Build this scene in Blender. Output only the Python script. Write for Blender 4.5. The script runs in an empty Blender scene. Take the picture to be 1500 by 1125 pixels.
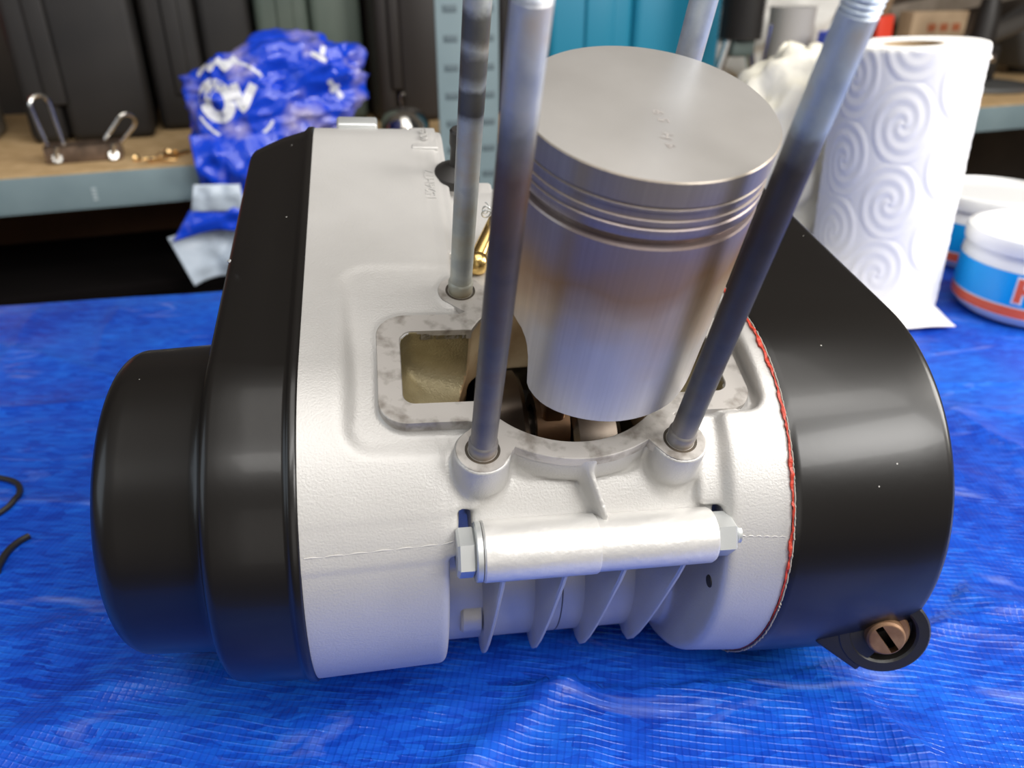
import bpy, bmesh, math, random
import numpy as np
from mathutils import Vector, Matrix
from mathutils.bvhtree import BVHTree
R = math.radians
PI = math.pi
random.seed(3)
rng = np.random.default_rng(5)
sc = bpy.context.scene
COL = sc.collection

# ------------------------------------------------------------------ camera, world, lights, exposure
cam = bpy.data.cameras.new('camera')
camo = bpy.data.objects.new('camera', cam)
COL.objects.link(camo)
camo.location = (0, 0, 0.2733)
camo.rotation_euler = (R(62), 0, 0)
cam.sensor_width = 36
cam.lens = 27.12
cam.clip_start = 0.01
cam.dof.use_dof = True
cam.dof.focus_distance = 0.262
cam.dof.aperture_fstop = 11.5
sc.camera = camo

w = bpy.data.worlds.new('world')
sc.world = w
w.use_nodes = True
w.node_tree.nodes['Background'].inputs[0].default_value = (1.0, 0.86, 0.70, 1)
w.node_tree.nodes['Background'].inputs[1].default_value = 0.10


def area(name, loc, target, sx, sy, power, col):
    l = bpy.data.lights.new(name, 'AREA')
    l.shape = 'RECTANGLE'
    l.size, l.size_y, l.energy, l.color = sx, sy, power, col
    o = bpy.data.objects.new(name, l)
    COL.objects.link(o)
    o.location = loc
    o.rotation_euler = (Vector(target) - Vector(loc)).to_track_quat('-Z', 'Y').to_euler()
    return o


area('strip_light', (0.42, -0.46, 1.38), (0.05, 0.30, 0.05), 1.7, 0.30, 12, (1.0, 0.975, 0.94))
area('right_window', (1.15, -0.66, 1.08), (0.1, 0.25, 0.1), 0.75, 0.45, 14, (1.0, 0.98, 0.95))
area('ceiling_light', (0.4, 0.05, 2.2), (0.2, 0.9, 0), 1.9, 1.5, 22, (1.0, 0.965, 0.92))
area('left_window', (-1.25, -0.35, 0.75), (0, 0.3, 0.05), 0.8, 0.9, 3.0, (0.74, 0.87, 1.0))
area('door_light', (1.7, 0.3, 0.9), (0.3, 0.6, 0.1), 0.7, 0.9, 24, (1.0, 0.96, 0.90))
area('front_fill', (0.3, -1.7, 0.45), (0.1, 0.4, 0.15), 1.3, 1.1, 3.4, (1.0, 0.955, 0.90))  # added fill lamp behind the camera, brightens the piston front
sc.view_settings.view_transform = 'Standard'
sc.view_settings.look = 'None'
sc.view_settings.exposure = 0.25
sc.view_settings.gamma = 1
sc.view_settings.use_curve_mapping = False


# ------------------------------------------------------------------ materials
def mat(name, col=(0.5, 0.5, 0.5), rough=0.5, metal=0.0, noise=0.0, nscale=8, bump=0.0, bscale=200, coat=0.0,
        col2=None, lo=0.35, hi=0.65, bdist=0.0004, spec=0.5, alpha=1.0, sub=0.0):
    m = bpy.data.materials.new(name)
    m.use_nodes = True
    nt = m.node_tree
    b = nt.nodes['Principled BSDF']
    b.inputs['Base Color'].default_value = (*col, 1)
    b.inputs['Roughness'].default_value = rough
    b.inputs['Metallic'].default_value = metal
    b.inputs['Specular IOR Level'].default_value = spec
    b.inputs['Coat Weight'].default_value = coat
    b.inputs['Coat Roughness'].default_value = 0.08
    b.inputs['Alpha'].default_value = alpha
    if sub:
        b.inputs['Subsurface Weight'].default_value = sub
        b.inputs['Subsurface Radius'].default_value = (0.01, 0.01, 0.01)
        b.inputs['Subsurface Scale'].default_value = 1
    tc = nt.nodes.new('ShaderNodeTexCoord')
    if col2 is not None:
        n = nt.nodes.new('ShaderNodeTexNoise')
        n.inputs['Scale'].default_value = nscale
        n.inputs['Detail'].default_value = 6
        nt.links.new(tc.outputs['Object'], n.inputs['Vector'])
        r = nt.nodes.new('ShaderNodeValToRGB')
        r.color_ramp.elements[0].position = lo
        r.color_ramp.elements[1].position = hi
        r.color_ramp.elements[0].color = (*col, 1)
        r.color_ramp.elements[1].color = (*col2, 1)
        nt.links.new(n.outputs['Fac'], r.inputs['Fac'])
        nt.links.new(r.outputs['Color'], b.inputs['Base Color'])
    if bump:
        n = nt.nodes.new('ShaderNodeTexNoise')
        n.inputs['Scale'].default_value = bscale
        n.inputs['Detail'].default_value = 4
        nt.links.new(tc.outputs['Object'], n.inputs['Vector'])
        bp = nt.nodes.new('ShaderNodeBump')
        bp.inputs['Strength'].default_value = bump
        bp.inputs['Distance'].default_value = bdist
        nt.links.new(n.outputs['Fac'], bp.inputs['Height'])
        nt.links.new(bp.outputs['Normal'], b.inputs['Normal'])
    return m


def ramp(nt, stops):
    r = nt.nodes.new('ShaderNodeValToRGB')
    e = r.color_ramp.elements
    while len(e) < len(stops):
        e.new(0.5)
    for el, (p, c) in zip(e, stops):
        el.position = p
        el.color = (*c, 1)
    return r


M = {}
M['cast'] = mat('silver_cast', (0.545, 0.535, 0.52), 0.46, 0.38, bump=0.4, bscale=1300, bdist=0.0003, col2=(0.50, 0.49, 0.475), nscale=25)
M['oily'] = mat('oily_bare_casting', (0.30, 0.25, 0.14), 0.32, 0.55, bump=0.7, bscale=1300, bdist=0.0004, col2=(0.46, 0.40, 0.25), nscale=60)
M['machined'] = mat('machined_face', (0.52, 0.495, 0.47), 0.42, 0.5, col2=(0.27, 0.245, 0.22), nscale=130, lo=0.49, hi=0.66, bump=0.08, bscale=500)
M['steel'] = mat('zinc_steel', (0.58, 0.60, 0.60), 0.38, 0.65, bump=0.05, bscale=600)
M['dark_steel'] = mat('dark_steel', (0.05, 0.048, 0.045), 0.5, 0.5, col2=(0.09, 0.07, 0.05), nscale=60)
M['web'] = mat('oiled_web', (0.13, 0.11, 0.09), 0.25, 0.9, col2=(0.07, 0.05, 0.04), nscale=50)
M['liner'] = mat('varnished_bore', (0.66, 0.52, 0.33), 0.4, 0.4, col2=(0.42, 0.27, 0.14), nscale=50)
M['brass'] = mat('brass', (0.78, 0.54, 0.20), 0.25, 1.0)
M['rubber'] = mat('black_rubber', (0.018, 0.016, 0.015), 0.5)
M['sealant'] = mat('red_sealant', (0.50, 0.045, 0.022), 0.4, bump=0.6, bscale=500, bdist=0.001)
M['gasketpaper'] = mat('grey_gasket', (0.30, 0.27, 0.24), 0.8)
M['rust'] = mat('rusty_plug', (0.15, 0.075, 0.04), 0.55, 0.5, col2=(0.27, 0.16, 0.09), nscale=120, bump=0.3)


def black_paint():
    m = mat('black_gloss_paint', (0.007, 0.0062, 0.0058), 0.30, 0.0, coat=0.1, spec=0.46, bump=0.05, bscale=350)
    nt = m.node_tree
    b = nt.nodes['Principled BSDF']
    tc = nt.nodes['Texture Coordinate']
    v = nt.nodes.new('ShaderNodeTexVoronoi')
    v.inputs['Scale'].default_value = 130
    nt.links.new(tc.outputs['Object'], v.inputs['Vector'])
    sep = nt.nodes.new('ShaderNodeSeparateColor')
    nt.links.new(v.outputs['Color'], sep.inputs['Color'])
    a = nt.nodes.new('ShaderNodeMath'); a.operation = 'LESS_THAN'; a.inputs[1].default_value = 0.045
    nt.links.new(v.outputs['Distance'], a.inputs[0])
    c = nt.nodes.new('ShaderNodeMath'); c.operation = 'GREATER_THAN'; c.inputs[1].default_value = 0.80
    nt.links.new(sep.outputs[0], c.inputs[0])
    d = nt.nodes.new('ShaderNodeMath'); d.operation = 'MULTIPLY'
    nt.links.new(a.outputs[0], d.inputs[0]); nt.links.new(c.outputs[0], d.inputs[1])
    mx = nt.nodes.new('ShaderNodeMix'); mx.data_type = 'RGBA'
    mx.inputs['A'].default_value = (0.007, 0.0062, 0.0058, 1)
    mx.inputs['B'].default_value = (0.35, 0.34, 0.32, 1)
    nt.links.new(d.outputs[0], mx.inputs['Factor'])
    nt.links.new(mx.outputs['Result'], b.inputs['Base Color'])
    return m


M['black'] = black_paint()


def stud_mat(name, stops, z0, z1, patch):
    """bare stud whose plating is burnt dark along part of its length; z0..z1 in metres of the stud's own axis"""
    m = mat(name, (0.5, 0.5, 0.5), 0.45, 0.40, bump=0.15, bscale=400)
    nt = m.node_tree
    b = nt.nodes['Principled BSDF']
    tc = nt.nodes['Texture Coordinate']
    sp = nt.nodes.new('ShaderNodeSeparateXYZ')
    nt.links.new(tc.outputs['Object'], sp.inputs[0])
    n = nt.nodes.new('ShaderNodeTexNoise'); n.inputs['Scale'].default_value = 180; n.inputs['Detail'].default_value = 5
    nt.links.new(tc.outputs['Object'], n.inputs['Vector'])
    mr = nt.nodes.new('ShaderNodeMapRange')
    mr.inputs['From Min'].default_value = z0
    mr.inputs['From Max'].default_value = z1
    nt.links.new(sp.outputs['Z'], mr.inputs['Value'])
    ma = nt.nodes.new('ShaderNodeMath'); ma.operation = 'MULTIPLY_ADD'
    ma.inputs[1].default_value = patch; ma.inputs[2].default_value = -patch / 2
    nt.links.new(n.outputs['Fac'], ma.inputs[0])
    ad = nt.nodes.new('ShaderNodeMath'); ad.operation = 'ADD'
    nt.links.new(mr.outputs[0], ad.inputs[0]); nt.links.new(ma.outputs[0], ad.inputs[1])
    r = ramp(nt, stops)
    nt.links.new(ad.outputs[0], r.inputs['Fac'])
    n2 = nt.nodes.new('ShaderNodeTexNoise'); n2.inputs['Scale'].default_value = 90; n2.inputs['Detail'].default_value = 6
    nt.links.new(tc.outputs['Object'], n2.inputs['Vector'])
    r2 = ramp(nt, [(0.35, (0.62, 0.66, 0.78)), (0.5, (1, 1, 1)), (0.68, (1.0, 0.78, 0.58))])
    nt.links.new(n2.outputs['Fac'], r2.inputs['Fac'])
    mx = nt.nodes.new('ShaderNodeMix'); mx.data_type = 'RGBA'; mx.blend_type = 'MULTIPLY'
    mx.inputs['Factor'].default_value = 0.6
    nt.links.new(r.outputs['Color'], mx.inputs['A']); nt.links.new(r2.outputs['Color'], mx.inputs['B'])
    nt.links.new(mx.outputs['Result'], b.inputs['Base Color'])
    return m


def piston_mat():
    m = mat('heat_tinted_piston', (0.5, 0.5, 0.5), 0.38, 0.5)
    nt = m.node_tree
    b = nt.nodes['Principled BSDF']
    tc = nt.nodes['Texture Coordinate']
    sp = nt.nodes.new('ShaderNodeSeparateXYZ')
    nt.links.new(tc.outputs['Object'], sp.inputs[0])
    n = nt.nodes.new('ShaderNodeTexNoise'); n.inputs['Scale'].default_value = 26; n.inputs['Detail'].default_value = 3
    nt.links.new(tc.outputs['Object'], n.inputs['Vector'])
    mr = nt.nodes.new('ShaderNodeMapRange')
    mr.inputs['From Min'].default_value = 0.010
    mr.inputs['From Max'].default_value = 0.100
    nt.links.new(sp.outputs['Z'], mr.inputs['Value'])
    ma = nt.nodes.new('ShaderNodeMath'); ma.operation = 'MULTIPLY_ADD'
    ma.inputs[1].default_value = 0.55; ma.inputs[2].default_value = -0.28
    nt.links.new(n.outputs['Fac'], ma.inputs[0])
    ad = nt.nodes.new('ShaderNodeMath'); ad.operation = 'ADD'
    nt.links.new(mr.outputs[0], ad.inputs[0]); nt.links.new(ma.outputs[0], ad.inputs[1])
    r = ramp(nt, [(0.0, (0.50, 0.50, 0.52)), (0.26, (0.56, 0.53, 0.49)), (0.42, (0.56, 0.43, 0.29)), (0.57, (0.40, 0.24, 0.12)),
                  (0.70, (0.34, 0.25, 0.22)), (0.80, (0.33, 0.27, 0.27)), (0.95, (0.40, 0.35, 0.29))])
    nt.links.new(ad.outputs[0], r.inputs['Fac'])
    # vertical scuffs
    mp = nt.nodes.new('ShaderNodeMapping'); mp.inputs['Scale'].default_value = (900, 900, 14)
    nt.links.new(tc.outputs['Object'], mp.inputs[0])
    n2 = nt.nodes.new('ShaderNodeTexNoise'); n2.inputs['Scale'].default_value = 1; n2.inputs['Detail'].default_value = 3
    nt.links.new(mp.outputs[0], n2.inputs['Vector'])
    r2 = ramp(nt, [(0.3, (0.82, 0.82, 0.82)), (0.7, (1.12, 1.12, 1.12))])
    nt.links.new(n2.outputs['Fac'], r2.inputs['Fac'])
    mx = nt.nodes.new('ShaderNodeMix'); mx.data_type = 'RGBA'; mx.blend_type = 'MULTIPLY'; mx.inputs['Factor'].default_value = 0.4
    nt.links.new(r.outputs['Color'], mx.inputs['A']); nt.links.new(r2.outputs['Color'], mx.inputs['B'])
    nt.links.new(mx.outputs['Result'], b.inputs['Base Color'])
    bp = nt.nodes.new('ShaderNodeBump'); bp.inputs['Strength'].default_value = 0.06; bp.inputs['Distance'].default_value = 0.0002
    nt.links.new(n2.outputs['Fac'], bp.inputs['Height']); nt.links.new(bp.outputs['Normal'], b.inputs['Normal'])
    return m


M['piston'] = piston_mat()
M['crown'] = mat('brushed_crown', (0.64, 0.62, 0.595), 0.38, 0.72, col2=(0.57, 0.55, 0.525), nscale=30, bump=0.05, bscale=300)


# ------------------------------------------------------------------ helpers
def tag(o, label=None, cat=None, group=None, kind=None):
    for k, v in (('label', label), ('category', cat), ('group', group), ('kind', kind)):
        if v:
            o[k] = v
    return o


def empty(name, loc=(0, 0, 0), rz=0.0):
    o = bpy.data.objects.new(name, None)
    o.empty_display_size = 0.02
    COL.objects.link(o)
    o.location = loc
    o.rotation_euler = (0, 0, rz)
    return o


def mk(name, V, F, m, parent=None, smooth=True, loc=None, sharp=35):
    me = bpy.data.meshes.new(name)
    me.from_pydata([tuple(map(float, v)) for v in V], [], [tuple(map(int, f)) for f in F])
    for mm in (m if isinstance(m, (list, tuple)) else [m]):
        me.materials.append(mm)
    bm = bmesh.new(); bm.from_mesh(me)
    bmesh.ops.recalc_face_normals(bm, faces=bm.faces)
    if smooth:
        for f in bm.faces:
            f.smooth = True
        for e in bm.edges:
            if len(e.link_faces) == 2 and e.calc_face_angle(0) > R(sharp):
                e.smooth = False
    bm.to_mesh(me); bm.free()
    o = bpy.data.objects.new(name, me)
    COL.objects.link(o)
    o.parent = parent
    if loc is not None:
        o.location = loc
    return o


class G:
    """collects shapes into one mesh"""
    def __init__(s): s.V = []; s.F = []

    def add(s, V, F, mtx=None):
        n = len(s.V)
        for v in V:
            v = Vector(v)
            s.V.append(tuple(mtx @ v) if mtx else tuple(v))
        s.F += [tuple(i + n for i in f) for f in F]
        return s

    def box(s, a, b, mtx=None, ch=0.0):
        (x0, y0, z0), (x1, y1, z1) = a, b
        if ch <= 0:
            V = [(x, y, z) for x in (x0, x1) for y in (y0, y1) for z in (z0, z1)]
            F = [(0, 1, 3, 2), (4, 6, 7, 5), (0, 4, 5, 1), (2, 3, 7, 6), (0, 2, 6, 4), (1, 5, 7, 3)]
            return s.add(V, F, mtx)
        bm = bmesh.new()
        bmesh.ops.create_cube(bm, size=1)
        for v in bm.verts:
            v.co = Vector(((x0 + x1) / 2 + v.co.x * (x1 - x0), (y0 + y1) / 2 + v.co.y * (y1 - y0), (z0 + z1) / 2 + v.co.z * (z1 - z0)))
        bmesh.ops.bevel(bm, geom=bm.edges[:], offset=ch, segments=3, affect='EDGES', profile=0.5)
        bm.verts.index_update()
        V = [v.co.copy() for v in bm.verts]; F = [[v.index for v in f.verts] for f in bm.faces]
        bm.free()
        return s.add(V, F, mtx)

    def lathe(s, prof, n=48, mtx=None, cap0=False, cap1=False):
        """prof: (radius, z) list; axis = local z"""
        V = []; F = []
        for r_, z in prof:
            for i in range(n):
                a = 2 * PI * i / n
                V.append((r_ * math.cos(a), r_ * math.sin(a), z))
        for j in range(len(prof) - 1):
            for i in range(n):
                k = (i + 1) % n
                F.append((j * n + i, j * n + k, (j + 1) * n + k, (j + 1) * n + i))
        if cap0: F.append(tuple(range(n - 1, -1, -1)))
        if cap1: F.append(tuple((len(prof) - 1) * n + i for i in range(n)))
        return s.add(V, F, mtx)

    def tube(s, pts, r_, n=10, closed=False, mtx=None):
        P = [Vector(p) for p in pts]
        N = len(P); V = []; F = []
        up = None
        for i, p in enumerate(P):
            a = P[(i - 1) % N] if (closed or i > 0) else p
            b = P[(i + 1) % N] if (closed or i < N - 1) else p
            t = (b - a).normalized()
            if up is None:
                up = Vector((0, 0, 1)) if abs(t.z) < 0.9 else Vector((1, 0, 0))
            sd = t.cross(up).normalized(); up = sd.cross(t).normalized()
            rr = r_[i] if isinstance(r_, (list, tuple)) else r_
            for k in range(n):
                c = 2 * PI * k / n
                V.append(p + sd * (rr * math.cos(c)) + up * (rr * math.sin(c)))
        for j in range(N if closed else N - 1):
            j2 = (j + 1) % N
            for k in range(n):
                k2 = (k + 1) % n
                F.append((j * n + k, j * n + k2, j2 * n + k2, j2 * n + k))
        if not closed:
            F.append(tuple(range(n - 1, -1, -1))); F.append(tuple((N - 1) * n + k for k in range(n)))
        return s.add(V, F, mtx)

    def build(s, name, m, parent=None, smooth=True, sharp=35):
        return mk(name, s.V, s.F, m, parent, smooth, sharp=sharp)


# numpy value noise
_perm = rng.permutation(512)


def _h(ix, iy, iz):
    return ((_perm[(_perm[(_perm[ix & 511] + iy) & 511] + iz) & 511]) / 511.0)


def vnoise(x, y, z=0.0):
    x = np.asarray(x, float); y = np.asarray(y, float); z = np.asarray(z, float) + 0 * x
    ix, iy, iz = np.floor(x).astype(int), np.floor(y).astype(int), np.floor(z).astype(int)
    fx, fy, fz = x - ix, y - iy, z - iz
    sx, sy, sz = fx * fx * (3 - 2 * fx), fy * fy * (3 - 2 * fy), fz * fz * (3 - 2 * fz)
    o = 0
    for dx in (0, 1):
        for dy in (0, 1):
            for dz in (0, 1):
                o = o + _h(ix + dx, iy + dy, iz + dz) * (sx if dx else 1 - sx) * (sy if dy else 1 - sy) * (sz if dz else 1 - sz)
    return o * 2 - 1


def ridge(x, y, z=0.0):
    return 1 - np.abs(vnoise(x, y, z)) * 2


# ================================================================== ENGINE (its own axes in millimetres: x crank axis, y back, u along the studs)
ENG_R = Matrix(((0.98603491, -0.13705936, 0.09460388), (0.16145812, 0.92598082, -0.34130747), (-0.04082199, 0.35181565, 0.93517876)))
ENG_O = Vector((0.0231984, 0.21193303, 0.13842))
KB = Vector((0.0, 37.0, -162.0))
eng = bpy.data.objects.new('scooter_engine', None)
COL.objects.link(eng)
eng.empty_display_size = 0.05
eng.matrix_world = Matrix.Translation(ENG_O + ENG_R @ (KB * 0.001)) @ ENG_R.to_4x4()
tag(eng, 'silver and black scooter engine with bare piston and four studs on the blue tarp', 'engine')


def ep(name, V, F, m, parent=None, smooth=True, sharp=35, org=KB):
    """engine part: mm coordinates in, metres out. org = the part's own origin in engine millimetres"""
    par = parent or eng
    V = np.asarray(V, float)
    o = mk(name, (V - np.array(org)) * 0.001, F, m, None, smooth, sharp=sharp)
    o.parent = par
    po = Vector(par['eorg']) if 'eorg' in par else KB
    o.location = (Vector(org) - po) * 0.001
    ORG[o.name] = Vector(org)
    return o


ORG = {}


def epart(g, name, m, parent=None, smooth=True, sharp=35, org=None):
    par = parent or eng
    base = ORG.get(par.name, KB)
    org = Vector(org) if org is not None else Vector(KB)
    V = (np.asarray(g.V, float) - np.array(org)) * 0.001
    o = mk(name, V, g.F, m, None, smooth, sharp=sharp)
    o.parent = par
    o.location = (org - base) * 0.001
    ORG[o.name] = org
    return o


def frame(origin, axis):
    q = Vector(axis).normalized().to_track_quat('Z', 'Y')
    return Matrix.Translation(Vector(origin)) @ q.to_matrix().to_4x4()


XAX = lambda x, y, u: Matrix.Translation((x, y, u)) @ Matrix.Rotation(PI / 2, 4, 'Y')


# ---- signed-distance description of the casting
def smin(a, b, k):
    h = np.clip(0.5 + 0.5 * (b - a) / k, 0, 1)
    return b * (1 - h) + a * h - k * h * (1 - h)


def smax(a, b, k): return -smin(-a, -b, k)


def cap(y, u, cy, cu, r1, ty, tu, r2):
    dy, du = ty - cy, tu - cu
    h = math.hypot(dy, du); dy /= h; du /= h
    py = (y - cy) * dy + (u - cu) * du
    px = np.abs((y - cy) * du - (u - cu) * dy)
    b = (r1 - r2) / h
    a = np.sqrt(1 - b * b)
    k = -b * px + a * py
    return np.where(k < 0, np.hypot(px, py) - r1, np.where(k > a * h, np.hypot(px, py - h) - r2, px * a + py * b - r1))


def rbox2(x, y, x0, x1, y0, y1, r_):
    qx = np.abs(x - (x0 + x1) / 2) - (x1 - x0) / 2 + r_
    qy = np.abs(y - (y0 + y1) / 2) - (y1 - y0) / 2 + r_
    return np.hypot(np.maximum(qx, 0), np.maximum(qy, 0)) + np.minimum(np.maximum(qx, qy), 0) - r_


def flange2(x, y):
    f = np.hypot(x, y - 37) - 42.6
    f = smin(f, rbox2(x, y, -65.3, -10, 12, 63, 10), 2)
    f = smin(f, rbox2(x, y, 10, 64.5, 12, 63, 10), 2)
    for sx in (-33, 33):
        for sy in (0, 76):
            f = smin(f, np.hypot(x - sx, y - sy) - 8.6, 3.0)
    return f


def hole2(x, y):
    return np.minimum(np.hypot(x, y - 37) - 35.6, rbox2(x, y, -57, 57, 20.5, 54.5, 4.5))


def carve(x, y, u):
    bore = np.maximum(np.hypot(x, y - 37) - 35.6, -75 - u)
    cav = smax(np.hypot(y - 45, u + 70) - 40, np.abs(x) - 31, 2)
    floor = -20 - 0.35 * (x + 57)
    pl = smax(rbox2(x, y, -57, -20, 20.5, 54.5, 6), floor - u, 12)
    fr = -20 - 0.35 * (57 - x)
    pr = smax(rbox2(x, y, 20, 57, 20.5, 54.5, 6), fr - u, 12)
    return np.minimum(np.minimum(bore, cav), np.minimum(pl, pr))


def body(x, y, u):
    rA = 72.0 - 0.03 * (x + 91)
    A = cap(y, u, 37, -70, rA, 186, -34, 32)
    A1 = smax(A, x + 44, 3.0)
    A2 = smin(smax(smax(A, x + 41.0, 2.0), -31 - u, 2.5), smax(smax(A, x + 35, 2.0), -19 - u, 2.5), 1.0)
    T = smax(smax(A + 1.0, x + 31, 1.5), np.maximum(-x - 60, -45 - u), 1)
    T = smax(T, 100 - y, 2)
    B0 = smax(smax(cap(y, u, 37, -70, 68.3, 144, -40, 32), x - 70, 2), -x - 60, 2)
    plane = -0.6 * (y + 12) + 0.8 * (u + 12.5)
    B1 = smax(smax(B0, plane, 3), -36 - u, 1.5)
    B1 = smax(B1, np.maximum(x - 47.5, -36.5 - x), 1.5)
    B2 = smax(smax(B0, -0.5 - y, 2), -104 - u, 2)
    B3 = smax(smax(cap(y, u, 37, -70, 71.5, 144, -40, 32), np.abs(x - 50) - 9, 2), -21 - u, 3)
    C = smax(smax(np.hypot(y - 22.5, u + 102) - 36.5, x - 56, 1), -44 - x, 1)
    rD = 74.6 + 0.085 * (x - 50)
    D = smax(cap(y, u, 37, -70, rD, 165, -57, 38), 50.5 - x, 3.2)
    f = smin(A1, A2, 1.0)
    f = smin(f, T, 1.2)
    f = smin(f, B1, 2.5)
    f = smin(f, B2, 1.5)
    f = smin(f, B3, 3.0)
    f = smin(f, C, 2.0)
    f = smin(f, D, 3.0)
    # hollows round the cylinder flange
    pk = smax(rbox2(x, y, -73, -20, 9, 86, 6), (-3.8 + 0.10 * (y - 10)) - u, 3)
    f = smax(f, -pk, 7)
    pk = smax(rbox2(x, y, 28, 66.5, 11.5, 95, 5), -4.0 - u, 3)
    f = smax(f, -pk, 2.5)
    # pedestal of the flange, bosses, diagonal rib
    fl = flange2(x, y)
    f = smin(f, smax(smax(fl + 0.25, u + 1.0, 0.5), -13 - u, 1), 2.2)
    for sx in (-33, 33):
        f = smin(f, smax(smax(np.hypot(x - sx, y) - 8.5, u + 1, 0.6), -20 - u, 1), 3.0)
    ax, ay, bx, by = 1.2, -5.2, 7.0, -17.0
    t = np.clip(((x - ax) * (bx - ax) + (y - ay) * (by - ay)) / ((bx - ax) ** 2 + (by - ay) ** 2), 0, 1)
    ds = np.hypot(x - ax - t * (bx - ax), y - ay - t * (by - ay)) - 1.1
    rib = smax(smax(ds, 0.64 * (u - (-3.0 + 1.10 * (y + 5))), 1.2), -30 - u, 1)
    f = smin(f, rib, 2.5)
    return f


def solid(x, y, u): return np.maximum(body(x, y, u), -carve(x, y, u))


def surface_nets(fn, lo, hi, h):
    xs = np.arange(lo[0], hi[0], h); ys = np.arange(lo[1], hi[1], h); zs = np.arange(lo[2], hi[2], h)
    F = np.empty((len(xs), len(ys), len(zs)), np.float32)
    YY, ZZ = np.meshgrid(ys, zs, indexing='ij')
    for i, x in enumerate(xs):
        F[i] = fn(np.full_like(YY, x), YY, ZZ)
    ins = F < 0
    c = np.zeros(tuple(n - 1 for n in F.shape), np.uint8)
    for dx in (0, 1):
        for dy in (0, 1):
            for dz in (0, 1):
                c += ins[dx:dx + c.shape[0], dy:dy + c.shape[1], dz:dz + c.shape[2]]
    act = (c > 0) & (c < 8)
    I, J, K = np.nonzero(act)
    idx = -np.ones(act.shape, np.int64); idx[I, J, K] = np.arange(len(I))
    val = {}
    for dx in (0, 1):
        for dy in (0, 1):
            for dz in (0, 1):
                val[dx, dy, dz] = F[I + dx, J + dy, K + dz]
    P = np.zeros((len(I), 3)); cnt = np.zeros(len(I))
    for ax in range(3):
        for p in (0, 1):
            for q in (0, 1):
                a = [p, q]; a.insert(ax, 0); b = list(a); b[ax] = 1
                va, vb = val[tuple(a)], val[tuple(b)]
                mskk = (va < 0) != (vb < 0)
                t = np.where(mskk, va / np.where(mskk, va - vb, 1), 0)
                pos = np.array(a, float)[None].repeat(len(I), 0); pos[:, ax] = t
                P += pos * mskk[:, None]; cnt += mskk
    P = (P / cnt[:, None] + np.stack([I, J, K], 1)) * h + np.array(lo)
    quads = []
    for ax in range(3):
        sl0 = [slice(None)] * 3; sl1 = [slice(None)] * 3
        sl0[ax] = slice(0, -1); sl1[ax] = slice(1, None)
        ch = ins[tuple(sl0)] != ins[tuple(sl1)]
        o1, o2 = [k for k in range(3) if k != ax]
        E = np.stack(np.nonzero(ch), 1)
        lim = act.shape
        ok = (E[:, o1] >= 1) & (E[:, o2] >= 1) & (E[:, o1] < lim[o1]) & (E[:, o2] < lim[o2])
        E = E[ok]
        flip = ins[tuple(sl0)][E[:, 0], E[:, 1], E[:, 2]]
        def cell(d1, d2):
            e = E.copy(); e[:, o1] += d1; e[:, o2] += d2
            return idx[e[:, 0], e[:, 1], e[:, 2]]
        q = np.stack([cell(-1, -1), cell(0, -1), cell(0, 0), cell(-1, 0)], 1)
        if ax == 1: flip = ~flip
        q[~flip] = q[~flip][:, ::-1]
        quads.append(q)
    Q = np.concatenate(quads)
    Q = Q[(Q >= 0).all(1)]
    for it in range(2):
        f0 = fn(P[:, 0], P[:, 1], P[:, 2]); e = 0.15; g = np.zeros_like(P)
        for a in range(3):
            d = np.zeros(3); d[a] = e
            p1, p0 = P + d, P - d
            g[:, a] = (fn(p1[:, 0], p1[:, 1], p1[:, 2]) - fn(p0[:, 0], p0[:, 1], p0[:, 2])) / (2 * e)
        gg = (g * g).sum(1); st = np.clip(f0 / np.maximum(gg, 0.25), -0.5 * h, 0.5 * h)
        P -= g * st[:, None] * 0.8
    return P, Q


P, Q = surface_nets(solid, (-93.2, -46, -151), (73.2, 220, 10.5), 1.0)
# the casting: fast array build, second material on the bare inner faces
me = bpy.data.meshes.new('crankcase')
Vm = ((P - np.array(KB)) * 0.001).astype(np.float32)
me.vertices.add(len(Vm)); me.vertices.foreach_set('co', Vm.ravel())
me.loops.add(Q.size); me.loops.foreach_set('vertex_index', Q.ravel().astype(np.int32))
me.polygons.add(len(Q)); me.polygons.foreach_set('loop_start', np.arange(0, Q.size, 4, dtype=np.int32))
me.materials.append(M['cast']); me.materials.append(M['oily']); me.materials.append(M['liner'])
cen = P[Q].mean(1)
cv = carve(cen[:, 0], cen[:, 1], cen[:, 2]); bd = body(cen[:, 0], cen[:, 1], cen[:, 2])
inner_ = (np.abs(cv) < 0.6) & (bd < -0.5)
onbore = inner_ & (np.abs(np.hypot(cen[:, 0], cen[:, 1] - 37) - 35.6) < 0.5) & (cen[:, 2] > -42)
me.polygons.foreach_set('material_index', (inner_.astype(np.int32) + onbore.astype(np.int32)).astype(np.int32))
me.polygons.foreach_set('use_smooth', np.ones(len(Q), bool))
me.update(calc_edges=True); me.validate()
case = bpy.data.objects.new('crankcase', me)
COL.objects.link(case); case.parent = eng; case.location = (0, 0, 0)
ORG[case.name] = Vector(KB)
case['label'] = 'silver painted cast crankcase'


def ray_contour(fn, n=900, rmax=95):
    out = []
    rr = np.arange(3, rmax, 0.1)
    for i in range(n):
        a = 2 * PI * i / n
        x = rr * math.cos(a); y = 37 + rr * math.sin(a)
        f = fn(x, y)
        j = np.nonzero(f < 0)[0][-1]
        t = f[j] / (f[j] - f[j + 1])
        r_ = rr[j] + 0.1 * t
        out.append((r_ * math.cos(a), 37 + r_ * math.sin(a)))
    return out


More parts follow.
